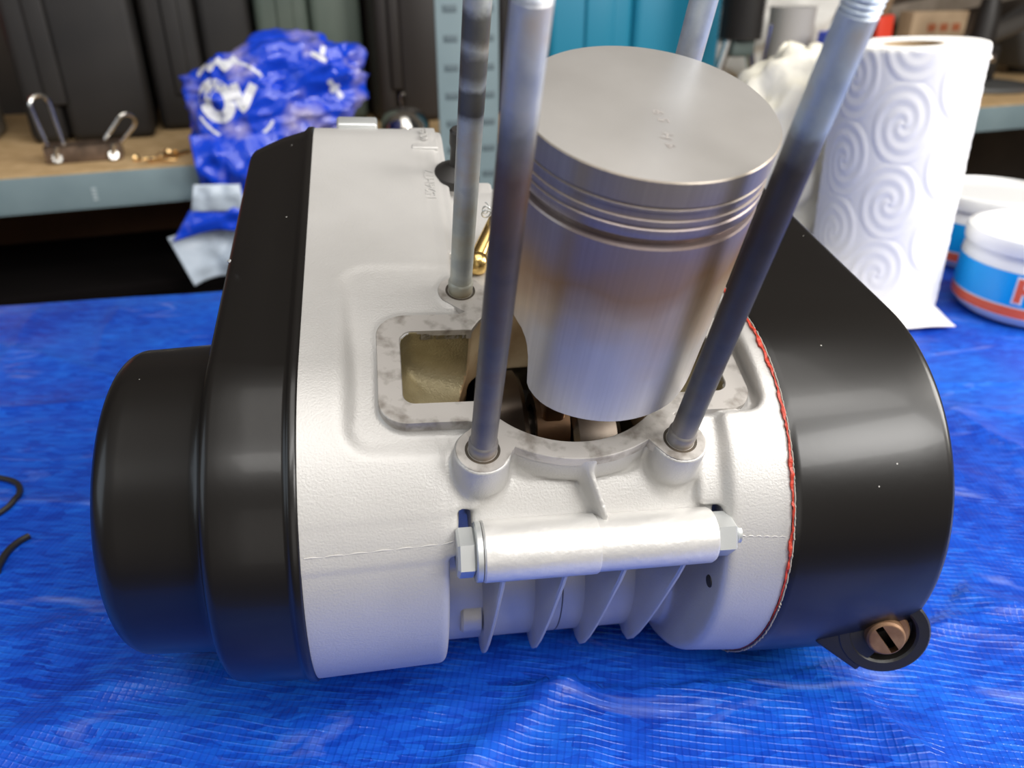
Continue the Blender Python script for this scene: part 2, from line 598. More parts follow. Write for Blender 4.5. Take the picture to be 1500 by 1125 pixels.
# machined gasket face: crisp plate with the bore and the two transfer openings
fo = ray_contour(flange2); fi = ray_contour(hole2)
g = G(); n = len(fo)
V = []
for (ring, u, ins_) in ((fo, -4, 0), (fo, -0.25, 0), (fo, 0, 0.25), (fi, 0, -0.3), (fi, -0.3, 0), (fi, -4.5, 0)):
    for (x, y) in ring:
        d = math.hypot(x, y - 37); k = (d - ins_) / d
        V.append((x * k, 37 + (y - 37) * k, u))
F = []
for j in range(5):
    for i in range(n):
        k = (i + 1) % n
        F.append((j * n + i, j * n + k, (j + 1) * n + k, (j + 1) * n + i))
g.add(V, F)
face = epart(g, 'gasket_face', M['machined'], case, sharp=25)
face['label'] = 'bare machined gasket face with grey stains'
# stud holes: dark sleeve rings round each stud foot
for i, (sx, sy) in enumerate(((-33, 0), (33, 0), (-33, 76), (33, 76))):
    g = G(); g.lathe([(5.7, 0.06), (5.55, 0.10), (4.8, 0.04), (4.7, -0.8)], 40, Matrix.Translation((sx, sy, 0)))
    epart(g, 'stud_hole', M['dark_steel'], case, org=(sx, sy, 0))

# casting line along both halves of the drum
for (x0, x1) in ((-90, -39.5), (52, 71)):
    g = G(); pts = []
    for i in range(26):
        x = x0 + (x1 - x0) * i / 25
        y = 0.0
        uu = -25.5
        lo_, hi_ = -60.0, 20.0
        for _ in range(30):
            mid = (lo_ + hi_) / 2
            if body(np.array([x]), np.array([mid]), np.array([uu]))[0] > 0: lo_ = mid
            else: hi_ = mid
        pts.append((x, hi_ + 0.05, uu + 0.25 * math.sin(i * 1.7)))
    g.tube(pts, 0.22, 6)
    epart(g, 'casting_line', M['cast'], case)

# engine mount tube with its two halves
g = G()
g.lathe([(5, -34), (9.6, -34), (10.1, -33.4), (10.1, 3.6), (9.9, 4.0), (9.5, 4.0), (9.5, 43.6), (9.0, 44.6), (5, 44.6)], 64, XAX(0, -21, -27))
epart(g, 'mounting_tube', mat('filed_cast', (0.68, 0.67, 0.65), 0.40, 0.5, bump=0.5, bscale=260, bdist=0.0005), case, org=(0, -21, -27))


def hexagon(x0, x1, af, mtx, ch=0.8):
    g = G(); r_ = af / math.sqrt(3)
    V = []; F = []
    for (x, k) in ((x0, 0.90), (x0 + ch, 1), (x1 - ch, 1), (x1, 0.90)):
        for i in range(6):
            a = PI / 3 * i + 0.25
            V.append((r_ * k * math.cos(a), r_ * k * math.sin(a), x))
    for j in range(3):
        for i in range(6):
            k = (i + 1) % 6
            F.append((j * 6 + i, j * 6 + k, (j + 1) * 6 + k, (j + 1) * 6 + i))
    F += [tuple(range(5, -1, -1)), tuple(18 + i for i in range(6))]
    return g.add(V, F, mtx)


g = hexagon(-42.2, -36.2, 14.5, XAX(0, -21, -27))
bolt = epart(g, 'mounting_bolt', M['steel'], eng, smooth=False, org=(-40, -21, -27))
bolt['label'] = 'zinc hexagon bolt through the mounting tube'
g = G(); g.lathe([(5, -36.4), (9.4, -36.4), (9.8, -36.0), (9.8, -34.3), (5, -34.3)], 48, XAX(0, -21, -27))
epart(g, 'washer', M['steel'], bolt, org=(-35, -21, -27))
g = hexagon(44.8, 52.0, 13.5, XAX(0, -21, -27))
epart(g, 'nut', M['steel'], bolt, smooth=False, org=(48, -21, -27))
g = G(); prof = []
z = 51.5
while z < 54.4:
    prof += [(4.3, z), (3.8, z + 0.5)]; z += 1.0
g.lathe([(3.6, 44)] + prof + [(3.9, 54.9)], 24, XAX(0, -21, -27), cap1=True)
epart(g, 'thread_end', M['steel'], bolt, org=(53, -21, -27))

# four cooling fins below the tube
for i, fx in enumerate((-27, -6, 14.3, 35.2)):
    front = [(-28.6, -30), (-28.4, -42), (-27.4, -56), (-26.4, -70), (-25.0, -84), (-23.2, -98), (-21.0, -109), (-18.6, -115.5), (-14, -119.2), (-8, -120.5), (0, -120)]
    g = G(); V = []; F = []
    c0 = Vector((20, -72))
    ring = []
    for (y, u) in front:
        p = Vector((y, u)); d = (c0 - p).normalized()
        q1 = p + d * 0.8
        q2 = p + d * 33
        ring.append([(fx - 1.9, q2.x, q2.y), (fx - 0.95, q1.x, q1.y), (fx - 0.4, p.x, p.y), (fx + 0.4, p.x, p.y), (fx + 0.95, q1.x, q1.y), (fx + 1.9, q2.x, q2.y)])
    for r6 in ring: V += r6
    for j in range(len(ring) - 1):
        for k in range(5):
            F.append((j * 6 + k, j * 6 + k + 1, (j + 1) * 6 + k + 1, (j + 1) * 6 + k))
    g.add(V, F)
    epart(g, 'cooling_fin', M['cast'], case, org=(fx, -10, -75))
# fine seam where the two halves meet between the fins, and the small side lug
g = G(); pts = []
for i in range(34):
    uu = -62 - 1.9 * i
    lo_, hi_ = -60.0, 25.0
    for _ in range(26):
        mid = (lo_ + hi_) / 2
        if body(np.array([3.9]), np.array([mid]), np.array([uu]))[0] > 0: lo_ = mid
        else: hi_ = mid
    pts.append((3.9, hi_ + 0.1, uu))
g.tube(pts, 0.28, 6)
epart(g, 'case_seam', M['dark_steel'], case)
g = G(); g.lathe([(0.1, -37), (7.2, -37), (8, -36), (8, -29)], 30, XAX(0, -9, -96))
epart(g, 'side_lug', M['cast'], case)
g = G(); g.lathe([(2.4, 0.3), (2.2, -0.15), (0.01, -0.15)], 20, XAX(50.3, -26, -52))
epart(g, 'oil_hole', M['rubber'], case)


# ---- covers: lofts of a "drum with a tail" outline
def cap_outline(cy, cu, r1, ty, tu, r2, n=150):
    dy, du = ty - cy, tu - cu
    h = math.hypot(dy, du); th = math.atan2(du, dy)
    b = (r1 - r2) / h
    al = math.acos(b)
    pts = []
    n1 = int(n * 0.72)
    for i in range(n1):
        a = th + al + (2 * PI - 2 * al) * i / (n1 - 1)
        pts.append((cy + r1 * math.cos(a), cu + r1 * math.sin(a)))
    n2 = n - n1
    for i in range(n2):
        a = th - al + 2 * al * i / (n2 - 1)
        pts.append((ty + r2 * math.cos(a), tu + r2 * math.sin(a)))
    return pts


def loft(secs, g, capend=True):
    V = []; F = []; n = None
    for (x, pts) in secs:
        n = len(pts)
        V += [(x, y, u) for (y, u) in pts]
    for j in range(len(secs) - 1):
        for i in range(n):
            k = (i + 1) % n
            F.append((j * n + i, j * n + k, (j + 1) * n + k, (j + 1) * n + i))
    if capend:
        c = len(V); x, pts = secs[-1]
        V.append((x, sum(p[0] for p in pts) / n, sum(p[1] for p in pts) / n))
        for i in range(n):
            F.append(((len(secs) - 1) * n + i, (len(secs) - 1) * n + (i + 1) % n, c))
    g.add(V, F)


g = G()
oL = lambda r_, dx=0: cap_outline(37, -70, r_, 186 - 0.3 * dx, -34 - dx, 32 + (r_ - 72) * 1.0)
secs = [(-91.0, oL(71.2)), (-91.2, oL(72.6)), (-91.8, oL(73.0)), (-93.6, oL(73.0)), (-94.4, oL(72.6)), (-95.0, oL(71.9)), (-96, oL(71.8, 0.8)),
        (-106, oL(71.4, 3.5)), (-114, oL(71.0, 6.5)), (-118, oL(70.6, 8))]
for i in range(1, 8):
    a = PI / 2 * i / 7
    secs.append((-118 - 4.2 * math.sin(a), oL(70.6 - 4.4 * (1 - math.cos(a)), 8 + 2 * i / 7)))
loft(secs, g)
# drum in front of it
prof = [(64.0, 121), (61.5, 122.5), (60.4, 123.6), (59.8, 125), (59.4, 127), (58.0, 149)]
for i in range(1, 11):
    a = PI / 2 * i / 10
    prof.append((49.0 + 9.0 * math.cos(a), 150.5 + 8.5 * math.sin(a)))
prof += [(44, 159.3), (30, 160), (0.1, 160.2)]
g.lathe(prof, 128, Matrix.Translation((0, 37, -70)) @ Matrix.Rotation(-PI / 2, 4, 'Y'))
cov = epart(g, 'clutch_cover', M['black'], eng, sharp=50, org=(-92, 37, -70))
cov['label'] = 'gloss black side cover with a round drum'
# bare chips at the edge of the paint
for (x, y, u) in ((-119.5, 96, -0.6), (-121.3, -17.5, -100)):
    g = G(); g.lathe([(0.05, 0.5), (0.7, 0.35), (0.9, 0.0)], 8, frame((x, y, u), (-0.6, -0.2, 0.9)))
    epart(g, 'paint_chip', M['steel'], cov)

g = G()
oR = lambda r_, dx=0: cap_outline(37, -70, r_, 163, -58 - dx, 41 + (r_ - 78))
secs = [(72.6, oR(75.5)), (72.8, oR(76.9)), (73.4, oR(77.3)), (76, oR(77.5)), (95, oR(78.2)), (118, oR(78.9)), (130, oR(78.9))]
for i in range(1, 8):
    a = PI / 2 * i / 7
    secs.append((130.5 + 4.5 * math.sin(a), oR(78.9 - 5.0 * (1 - math.cos(a)))))
loft(secs, g)
cov2 = epart(g, 'flywheel_cover', M['black'], eng, sharp=50, org=(73, 37, -70))
cov2['label'] = 'gloss black wide side cover'
# lug with slotted rusty plug
nrm = Vector((-0.30, -0.80, 0.50)).normalized()
fr = frame((121.0, -44.5, -71.5), nrm) @ Matrix.Scale(1.30, 4)
g = G()
g.lathe([(13.0, -16), (13.0, -0.6), (12.4, 0), (9.6, 0), (9.0, -0.6), (8.8, -3.6), (0.1, -3.6)], 48, fr)
fri = fr.inverted()
dn = (fri.to_3x3() @ Vector((-0.55, -0.35, -0.75))); dn.z = 0; dn.normalize()
sd = Vector((-dn.y, dn.x, 0))
m3 = Matrix(((sd.x, dn.x, 0, 0), (sd.y, dn.y, 0, 0), (0, 0, 1, 0), (0, 0, 0, 1)))
g.box((-13.0, 2.0, -16), (2.5, 14.5, -0.3), fr @ m3, 0.8)
lug = epart(g, 'plug_lug', mat('satin_black', (0.012, 0.011, 0.010), 0.42, bump=0.2, bscale=400), cov2, sharp=30, org=(120, -40, -73))
lug['label'] = 'black lug at the lower edge of the wide cover'
g = G()
g.lathe([(7.6, -3.5), (7.6, -1.6), (7.0, -1.0), (5.6, -1.0), (5.4, 1.8), (4.9, 2.5), (4.6, 2.6)], 36, fr)
for s_ in (-1, 1):
    V = []; F = []
    pts = []
    a0 = math.acos(1.2 / 4.7)
    for i in range(15):
        a = -a0 + 2 * a0 * i / 14
        pts.append((s_ * 4.6 * math.cos(a), 4.6 * math.sin(a)))
    V = [(x, y, 2.6) for x, y in pts] + [(x, y, 0.2) for x, y in pts]
    k = len(pts)
    F = [tuple(range(k)), tuple(range(2 * k - 1, k - 1, -1))] + [(i, (i + 1) % k, k + (i + 1) % k, k + i) for i in range(k)]
    g.add(V, F, fr @ Matrix.Rotation(R(48), 4, 'Z'))
pl = epart(g, 'slotted_plug', M['rust'], cov2, sharp=30, org=(120, -43, -73))
pl['label'] = 'rusty slotted plug'
g = G(); g.box((78, -38.5, -83), (112, -34, -81.5), None, 0.5)
epart(g, 'cover_ledge', M['black'], cov2)

# red sealant squeezed out along the joint, with the frayed gasket edge
oS = cap_outline(37, -70, 77.0, 163, -58, 40, 900)
V = []; F = []; n = len(oS)
cyy, cuu = 60, -66
for i, (y, u) in enumerate(oS):
    a = i * 0.11
    w1 = 0.55 + 0.55 * vnoise(np.array([a]), np.array([3.3]))[0] + 0.35 * vnoise(np.array([a * 3]), np.array([9.3]))[0]
    hgt = 0.55 + 0.45 * vnoise(np.array([a * 1.7]), np.array([7.1]))[0]
    w1 = max(0.15, w1); hgt = max(0.05, hgt)
    low = min(1.0, max(0.0, (u + 62) / 30.0)); w1 = 0.05 + w1 * low; hgt = hgt * low - 0.35 * (1 - low)
    L = math.hypot(y - 37, u + 70) if y < 40 else 77
    dy, du = (y - cyy), (u - cuu)
    if y < 45: dy, du = y - 37, u + 70
    l = math.hypot(dy, du); dy /= l; du /= l
    for (x, o_) in ((72.9, -1.2), (72.7 - w1 * 1.3, -0.3), (72.5 - w1, hgt * 0.7), (72.6, hgt), (73.0 + 0.2 * w1, hgt * 0.6), (73.1, -1.0)):
        V.append((x, y + dy * o_, u + du * o_))
for i in range(n):
    for k in range(6):
        F.append((i * 6 + k, i * 6 + (k + 1) % 6, ((i + 1) % n) * 6 + (k + 1) % 6, ((i + 1) % n) * 6 + k))
g = G(); g.add(V, F)
epart(g, 'sealant_bead', M['sealant'], eng, org=(72, 37, -70))['label'] = 'red sealant along the right-hand joint'
g = G()
oS2 = cap_outline(37, -70, 77.4, 163, -58, 40.2, 500)
pts = [(73.0, y + 0.15 * rng.normal(), u + 0.15 * rng.normal()) for (y, u) in oS2]
g.tube(pts, 0.28, 5, closed=True)
epart(g, 'gasket_edge', M['gasketpaper'], eng, org=(73, 37, -70))

# brake drum under the tail (carries the far end of the engine), axle
g = G()
g.lathe([(12, -30), (66, -30), (71, -27), (73.5, -22), (73.5, 22), (68, 27), (20, 29), (0.1, 29)], 72, XAX(18, 140, -118.5))
epart(g, 'brake_drum', mat('cast_hub', (0.25, 0.25, 0.24), 0.5, 0.6, bump=0.3, bscale=300), eng, org=(18, 140, -118))

# ---- crankshaft seen through the mouth
ck = G()
for (x0, x1) in ((-27.5, -8.5), (8.5, 27.5)):
    ck.lathe([(10, x0), (37, x0), (39, x0 + 2), (39, x1 - 2), (37.5, x1), (10, x1)], 96, XAX(0, 46, -70))
ck.lathe([(11, -9), (11, 9)], 32, XAX(0, 44, -52))
crank = epart(ck, 'crankshaft', M['web'], eng, org=(0, 37, -70))
g = G()
g.lathe([(9, -6.5), (13.5, -6.5), (13.5, 6.5), (9, 6.5)], 40, XAX(1, 43, -44))
g.box((-3.5, 36, -36), (5.5, 50, 44), None, 2)
g.lathe([(7, -7), (10, -7), (10, 7), (7, 7)], 36, XAX(5, 35, 46))
epart(g, 'connecting_rod', mat('oily_rod', (0.27, 0.16, 0.09), 0.3, 0.85, col2=(0.14, 0.09, 0.06), nscale=60), eng, org=(0, 40, 0))['label'] = 'oily brown connecting rod'

# ---- piston
PX, PY, PR = 8.2, 34.7, 34.9
N = 200


def skirt_low(a):
    """height of the skirt's lower edge; the two sides (over the pin) are cut away"""
    d = abs(math.degrees(math.atan2(math.sin(a), math.cos(a))))      # 0 = +x, 180 = -x
    d = min(d, 180 - d)                                              # angle from the x axis
    T_ = [(0, 40), (23, 38.9), (30.6, 37.1), (35.2, 33.9), (37.6, 29.0), (38.6, 24), (38.6, 18.4), (41, 15.6), (45.5, 13.6), (51, 12.3), (58, 11.8), (90, 11.5)]
    for (p, q), (p2, q2) in zip(T_, T_[1:]):
        if d <= p2: return q + (q2 - q) * (d - p) / (p2 - p)
    return 11.5


lands = [(PR, 79.6), (PR - 0.5, 79.7)]
upper = [(PR - 0.05, 78.6), (PR, 79.0), (PR - 0.4, 79.6), (PR - 4.5, 79.7), (PR - 4.5, 82.2), (PR - 0.25, 82.3), (PR - 0.1, 82.7), (PR - 0.1, 85.0), (PR - 0.55, 85.3), (PR - 0.55, 85.8),
         (PR - 0.15, 86.2), (PR - 0.15, 87.6), (PR - 0.6, 87.8), (PR - 0.6, 90.0), (PR - 0.2, 90.3), (PR - 0.2, 91.0), (PR - 0.55, 91.2), (PR - 0.55, 91.6), (PR - 0.12, 92.0), (PR - 0.12, 98.5), (PR - 0.45, 98.85)]
V = []; F = []
angs = [2 * PI * i / N for i in range(N)]
rows = []
for k in range(15):
    t = k / 14
    rows.append([(PX + PR * math.cos(a), PY + PR * math.sin(a), skirt_low(a) * (1 - t) + 78.6 * t) for a in angs])
for (r_, u) in upper[1:]:
    rows.append([(PX + r_ * math.cos(a), PY + r_ * math.sin(a), u) for a in angs])
inner = []
for k in range(2):
    t = k
    inner.append([(PX + (PR - 2.2) * math.cos(a), PY + (PR - 2.2) * math.sin(a), (skirt_low(a)) * (1 - t) + 90 * t) for a in angs])
rows = inner[::-1] + rows
for r_ in rows: V += r_
for j in range(len(rows) - 1):
    for i in range(N):
        k = (i + 1) % N
        F.append((j * N + i, j * N + k, (j + 1) * N + k, (j + 1) * N + i))
F.append(tuple(range(N)))
g = G(); g.add(V, F)
pis = epart(g, 'piston', M['piston'], eng, sharp=28, org=(PX, PY, 0))
pis['label'] = 'heat-stained bare aluminium piston without rings'
g = G()
pr = []
for i in range(14):
    t = i / 13
    pr.append((0.05 + (PR - 0.5) * t, 98.85 + 1.3 * (1 - t * t)))
pr.append((PR - 0.45, 98.4))
g.lathe(pr, N, Matrix.Translation((PX, PY, 0)))
crown = epart(g, 'crown', M['crown'], pis, org=(PX, PY, 98))
crown['label'] = 'pale brushed piston crown'


def text_mesh(s, size, m, parent, mtx, name, depth=0.0, org=KB, extrude=0.0):
    c = bpy.data.curves.new('t', 'FONT'); c.body = s; c.size = size; c.extrude = extrude; c.align_x = 'CENTER'; c.align_y = 'CENTER'
    o = bpy.data.objects.new('t', c); COL.objects.link(o)
    dg = bpy.context.evaluated_depsgraph_get(); dg.update()
    me_ = bpy.data.meshes.new_from_object(o.evaluated_get(dg))
    V_ = [mtx @ v.co for v in me_.vertices]; F_ = [tuple(p.vertices) for p in me_.polygons]
    bpy.data.objects.remove(o); bpy.data.curves.remove(c)
    return V_, F_


for (s_, x, y, rz) in (('9', 9.0, 29.3, 75), ('5', 9.4, 25.6, 75), ('H', 8.3, 18.4, 65), ('4', 7.9, 14.2, 65)):
    rr = math.hypot(x - PX, y - PY) / PR
    V_, F_ = text_mesh(s_, 4.2, None, None, Matrix.Translation((x, y, 100.26 - 1.3 * rr * rr)) @ Matrix.Rotation(R(rz), 4, 'Z'), 't')
    g = G(); g.add(V_, F_)
    epart(g, 'stamped_mark', mat('stamp', (0.40, 0.37, 0.35), 0.6, 0.2), pis, org=(PX, PY, 98))

# ---- studs
burnt = [(0.0, (0.34, 0.33, 0.32)), (0.04, (0.26, 0.24, 0.22)), (0.12, (0.12, 0.12, 0.12)), (0.3, (0.085, 0.085, 0.09)), (0.6, (0.06, 0.052, 0.05)),
         (0.75, (0.075, 0.065, 0.06)), (0.80, (0.20, 0.21, 0.22)), (0.825, (0.42, 0.50, 0.58)), (1.0, (0.62, 0.71, 0.82))]
burntL = [(0.0, (0.34, 0.32, 0.30)), (0.04, (0.20, 0.19, 0.19)), (0.12, (0.15, 0.14, 0.14)), (0.35, (0.10, 0.095, 0.095)), (0.60, (0.10, 0.075, 0.06)),
          (0.73, (0.15, 0.10, 0.075)), (0.80, (0.22, 0.22, 0.22)), (0.85, (0.46, 0.49, 0.54)), (1.0, (0.62, 0.66, 0.72))]
plated = [(0.0, (0.40, 0.43, 0.47)), (1.0, (0.60, 0.68, 0.78))]
plain = [(0.0, (0.30, 0.28, 0.20)), (0.06, (0.50, 0.53, 0.50)), (0.25, (0.38, 0.41, 0.40)), (0.33, (0.52, 0.55, 0.54)), (0.475, (0.50, 0.54, 0.54)),
         (0.49, (0.10, 0.10, 0.095)), (0.54, (0.12, 0.12, 0.11)), (0.555, (0.42, 0.45, 0.45)), (0.58, (0.14, 0.14, 0.13)), (0.61, (0.14, 0.14, 0.13)), (0.63, (0.42, 0.45, 0.45)),
         (0.65, (0.13, 0.13, 0.12)), (0.69, (0.13, 0.13, 0.12)), (0.71, (0.5, 0.53, 0.53)), (1.0, (0.5, 0.53, 0.53))]
for (sx, sy, st, nm, lb) in ((-33, 0, burntL, 'burnt_left', 'front left stud, burnt brown below and blue-grey above'), (33, 0, burnt, 'burnt_right', 'front right stud, blackened lower half'),
                             (-33, 76, plain, 'banded', 'back left stud with dark bands'), (33, 76, plated, 'plated', 'back right stud behind the piston')):
    g = G()
    prof = [(4.6, -1), (4.75, 4.2), (4.55, 4.7), (4.15, 5.2), (4.15, 138.5), (3.7, 139.0)]
    z = 139.5
    while z < 162:
        prof += [(4.25, z), (3.75, z + 0.6)]; z += 1.25
    prof += [(3.4, 163)]
    g.lathe(prof, 36, Matrix.Translation((sx, sy, 0)), cap1=True)
    o = epart(g, 'stud', stud_mat(nm, st, 0.0, 0.139 if sy == 0 else 0.15, 0.035), eng, sharp=30, org=(sx, sy, 0))
    o['label'] = lb

# ---- tail of the casting: raised plate, lettering, clip, breather, brass union
g = G()


def top_u(x, y):
    lo_, hi_ = -40.0, 12.0
    for _ in range(30):
        mid = (lo_ + hi_) / 2
        if body(np.array([float(x)]), np.array([float(y)]), np.array([mid]))[0] > 0: hi_ = mid
        else: lo_ = mid
    return hi_


tp = math.atan2(top_u(-40, 202) - top_u(-40, 178), 24)
g.box((-6.2, -13, -3), (6.2, 13, 1.0), Matrix.Translation((-40, 190, (top_u(-40, 202) + top_u(-40, 178)) / 2)) @ Matrix.Rotation(tp, 4, 'X'), 0.7)
epart(g, 'type_plate', M['cast'], case)
for (s_, x, y, sz, dz) in (('1524HT7', -39.5, 148, 6.2, 0.0), ('CV95', -39.8, 190, 5.0, 1.0)):
    u1, u0 = top_u(x, y + 6), top_u(x, y - 6)
    tl = math.atan2(u1 - u0, 12)
    V_, F_ = text_mesh(s_, sz, None, None, Matrix.Translation((x, y, top_u(x, y) + dz)) @ Matrix.Rotation(tl, 4, 'X') @ Matrix.Rotation(R(90), 4, 'Z'), 't', extrude=0.45)
    g = G(); g.add(V_, F_)
    epart(g, 'cast_lettering', M['cast'], case, smooth=False)
g = G()
ut = top_u(-70, 204)
g.box((-81, 201.5, ut - 1.5), (-61.5, 209.5, ut + 3.6), None, 1.3)
epart(g, 'cable_clip', M['steel'], eng, org=(-71, 197, ut))
# breather: pale pot with a black rubber cap
bx, by = -27.0, 158.0
ub = top_u(bx, by)
g = G(); g.lathe([(9.5, -6), (9.5, 5.5), (8.8, 6.2), (6, 6.2)], 40, frame((bx, by, ub), (0, 0, 1)))
g.box((bx - 9.5, by - 20, ub - 4), (bx + 17, by + 4, ub + 2.0), None, 2)
br = epart(g, 'breather_pot', M['cast'], eng, org=(bx, by, ub))
g = G(); g.lathe([(10.5, 6.0), (10.8, 7.0), (9.8, 9.8), (5.5, 12.5), (3.2, 13.5), (3.2, 22), (3.8, 24), (3.8, 30), (3.0, 31), (0.1, 31)], 40, frame((bx, by, ub), (0, 0, 1)))
g.box((-2.5, 9, 4), (2.5, 14, 8), frame((bx, by, ub), (0, 0, 1)) @ Matrix.Rotation(R(30), 4, 'Z'), 0.6)
epart(g, 'breather_cap', M['rubber'], eng, org=(bx, by, ub))['label'] = 'black rubber cap with a knob'
u2 = top_u(-22, 97)
g = G()
g.tube([(-25.5, 91.5, u2 + 4.5), (-22, 99, u2 + 6), (-15, 113, u2 + 9)], 3.5, 24)
bm_ = bmesh.new(); bmesh.ops.create_uvsphere(bm_, u_segments=24, v_segments=16, radius=4.9)
bm_.verts.index_update()
g.add([v.co.copy() for v in bm_.verts], [[v.index for v in f.verts] for f in bm_.faces], Matrix.Translation((-24.5, 93, u2 + 4))); bm_.free()
bu = epart(g, 'brass_union', M['brass'], eng, org=(-24, 93, u2))
bu['label'] = 'brass pipe union behind the studs'
g = G()
pts = []
for i in range(60):
    a = i / 59 * 4.6 * PI
    pts.append((-19 + 2.4 * math.cos(a) * (1 - i / 100), 112 + 6 * i / 59, u2 + 13 + 2.2 * math.sin(a)))
g.tube(pts, 0.35, 6)
epart(g, 'spring_clip', M['steel'], bu, org=(-24, 93, u2))

# ================================================================== TABLE AND TARP
TA = R(11)
tdir = Vector((math.cos(TA), math.sin(TA), 0)); tnor = Vector((-math.sin(TA), math.cos(TA), 0))
BE = 0.745


def tarp_h(X, Y):
    """height of the tarp above the table top, metres (world x, y)"""
    h = 0.0022 * vnoise(X * 9 + 3, Y * 9, 1.3) + 0.0010 * vnoise(X * 26, Y * 26, 4.1)
    # long soft creases
    for (ang, off, fr_, amp, sd_) in ((62, 0.0, 11, 0.0030, 1), (105, 3.0, 8, 0.0022, 2), (20, 7.0, 13, 0.0012, 3)):
        c, s_ = math.cos(R(ang)), math.sin(R(ang))
        a = (X * c + Y * s_) * fr_ + off + 0.5 * vnoise(X * 5 + sd_, Y * 5)
        b = (-X * s_ + Y * c) * fr_ * 0.28
        r_ = ridge(a, b + sd_ * 5.5, sd_ * 1.1)
        h = h + amp * np.maximum(r_, 0) ** 5
    # folds pushed up in front of the engine
    for (x0, y0, x1, y1, amp, wd) in ((0.075, 0.285, -0.02, 0.19, 0.006, 0.008), (0.11, 0.275, 0.17, 0.18, 0.003, 0.006), (-0.06, 0.275, -0.16, 0.235, 0.0035, 0.009),
                                      (0.20, 0.30, 0.33, 0.22, 0.0035, 0.007), (-0.14, 0.285, -0.20, 0.20, 0.0035, 0.012), (0.0, 0.262, 0.11, 0.225, 0.004, 0.014), (0.02, 0.26, 0.03, 0.20, 0.004, 0.010)):
        L2 = (x1 - x0) ** 2 + (y1 - y0) ** 2
        t = np.clip(((X - x0) * (x1 - x0) + (Y - y0) * (y1 - y0)) / L2, -0.1, 1.1)
        d = np.hypot(X - x0 - t * (x1 - x0), Y - y0 - t * (y1 - y0))
        h = h + amp * np.exp(-(d / wd) ** 2) * (1 - 0.3 * t)
    # heaped up under the left end of the engine, dented under the right end
    h = h + 0.0065 * np.exp(-(((X + 0.10) / 0.08) ** 2 + ((Y - 0.31) / 0.05) ** 2))
    h = np.where(np.hypot((X - 0.04) / 0.20, (Y - 0.33) / 0.10) < 1, np.minimum(h, 0.0012 + 0.0065 * np.exp(-((X + 0.12) / 0.09) ** 2)), h)
    flat = np.exp(-(((X - 0.36) / 0.16) ** 2 + ((Y - 0.66) / 0.09) ** 2) ** 3)
    return h * (1 - flat * 0.75) + 0.0022


na, nb = 440, 330
aa = np.linspace(-0.72, 1.05, na)
bb = np.concatenate([np.linspace(0.06, BE, nb - 18), BE + 0.012 * np.sin(np.linspace(0.1, PI / 2, 4)), np.full(14, BE + 0.013)])
zz = np.concatenate([np.zeros(nb - 18), -0.012 * (1 - np.cos(np.linspace(0.1, PI / 2, 4))), -np.linspace(0.03, 0.16, 14)])
AA, BB = np.meshgrid(aa, bb, indexing='ij')
ZZ = np.broadcast_to(zz, AA.shape)
Xw = AA * tdir.x + BB * tnor.x; Yw = AA * tdir.y + BB * tnor.y
edge = np.clip((BE - BB) / 0.03, 0.15, 1)
Zw = tarp_h(Xw, Yw) * edge + ZZ
fold = 0.006 * np.sin(AA * 40 + 2 * vnoise(AA * 6, AA * 0)) * np.clip(-ZZ / 0.08, 0, 1)
Xw = Xw + tnor.x * fold; Yw = Yw + tnor.y * fold
V = np.stack([Xw, Yw, Zw], -1).reshape(-1, 3)
ii, jj = np.meshgrid(np.arange(na - 1), np.arange(nb - 1), indexing='ij')
q0 = ii * nb + jj
Fq = np.stack([q0, q0 + nb, q0 + nb + 1, q0 + 1], -1).reshape(-1, 4)


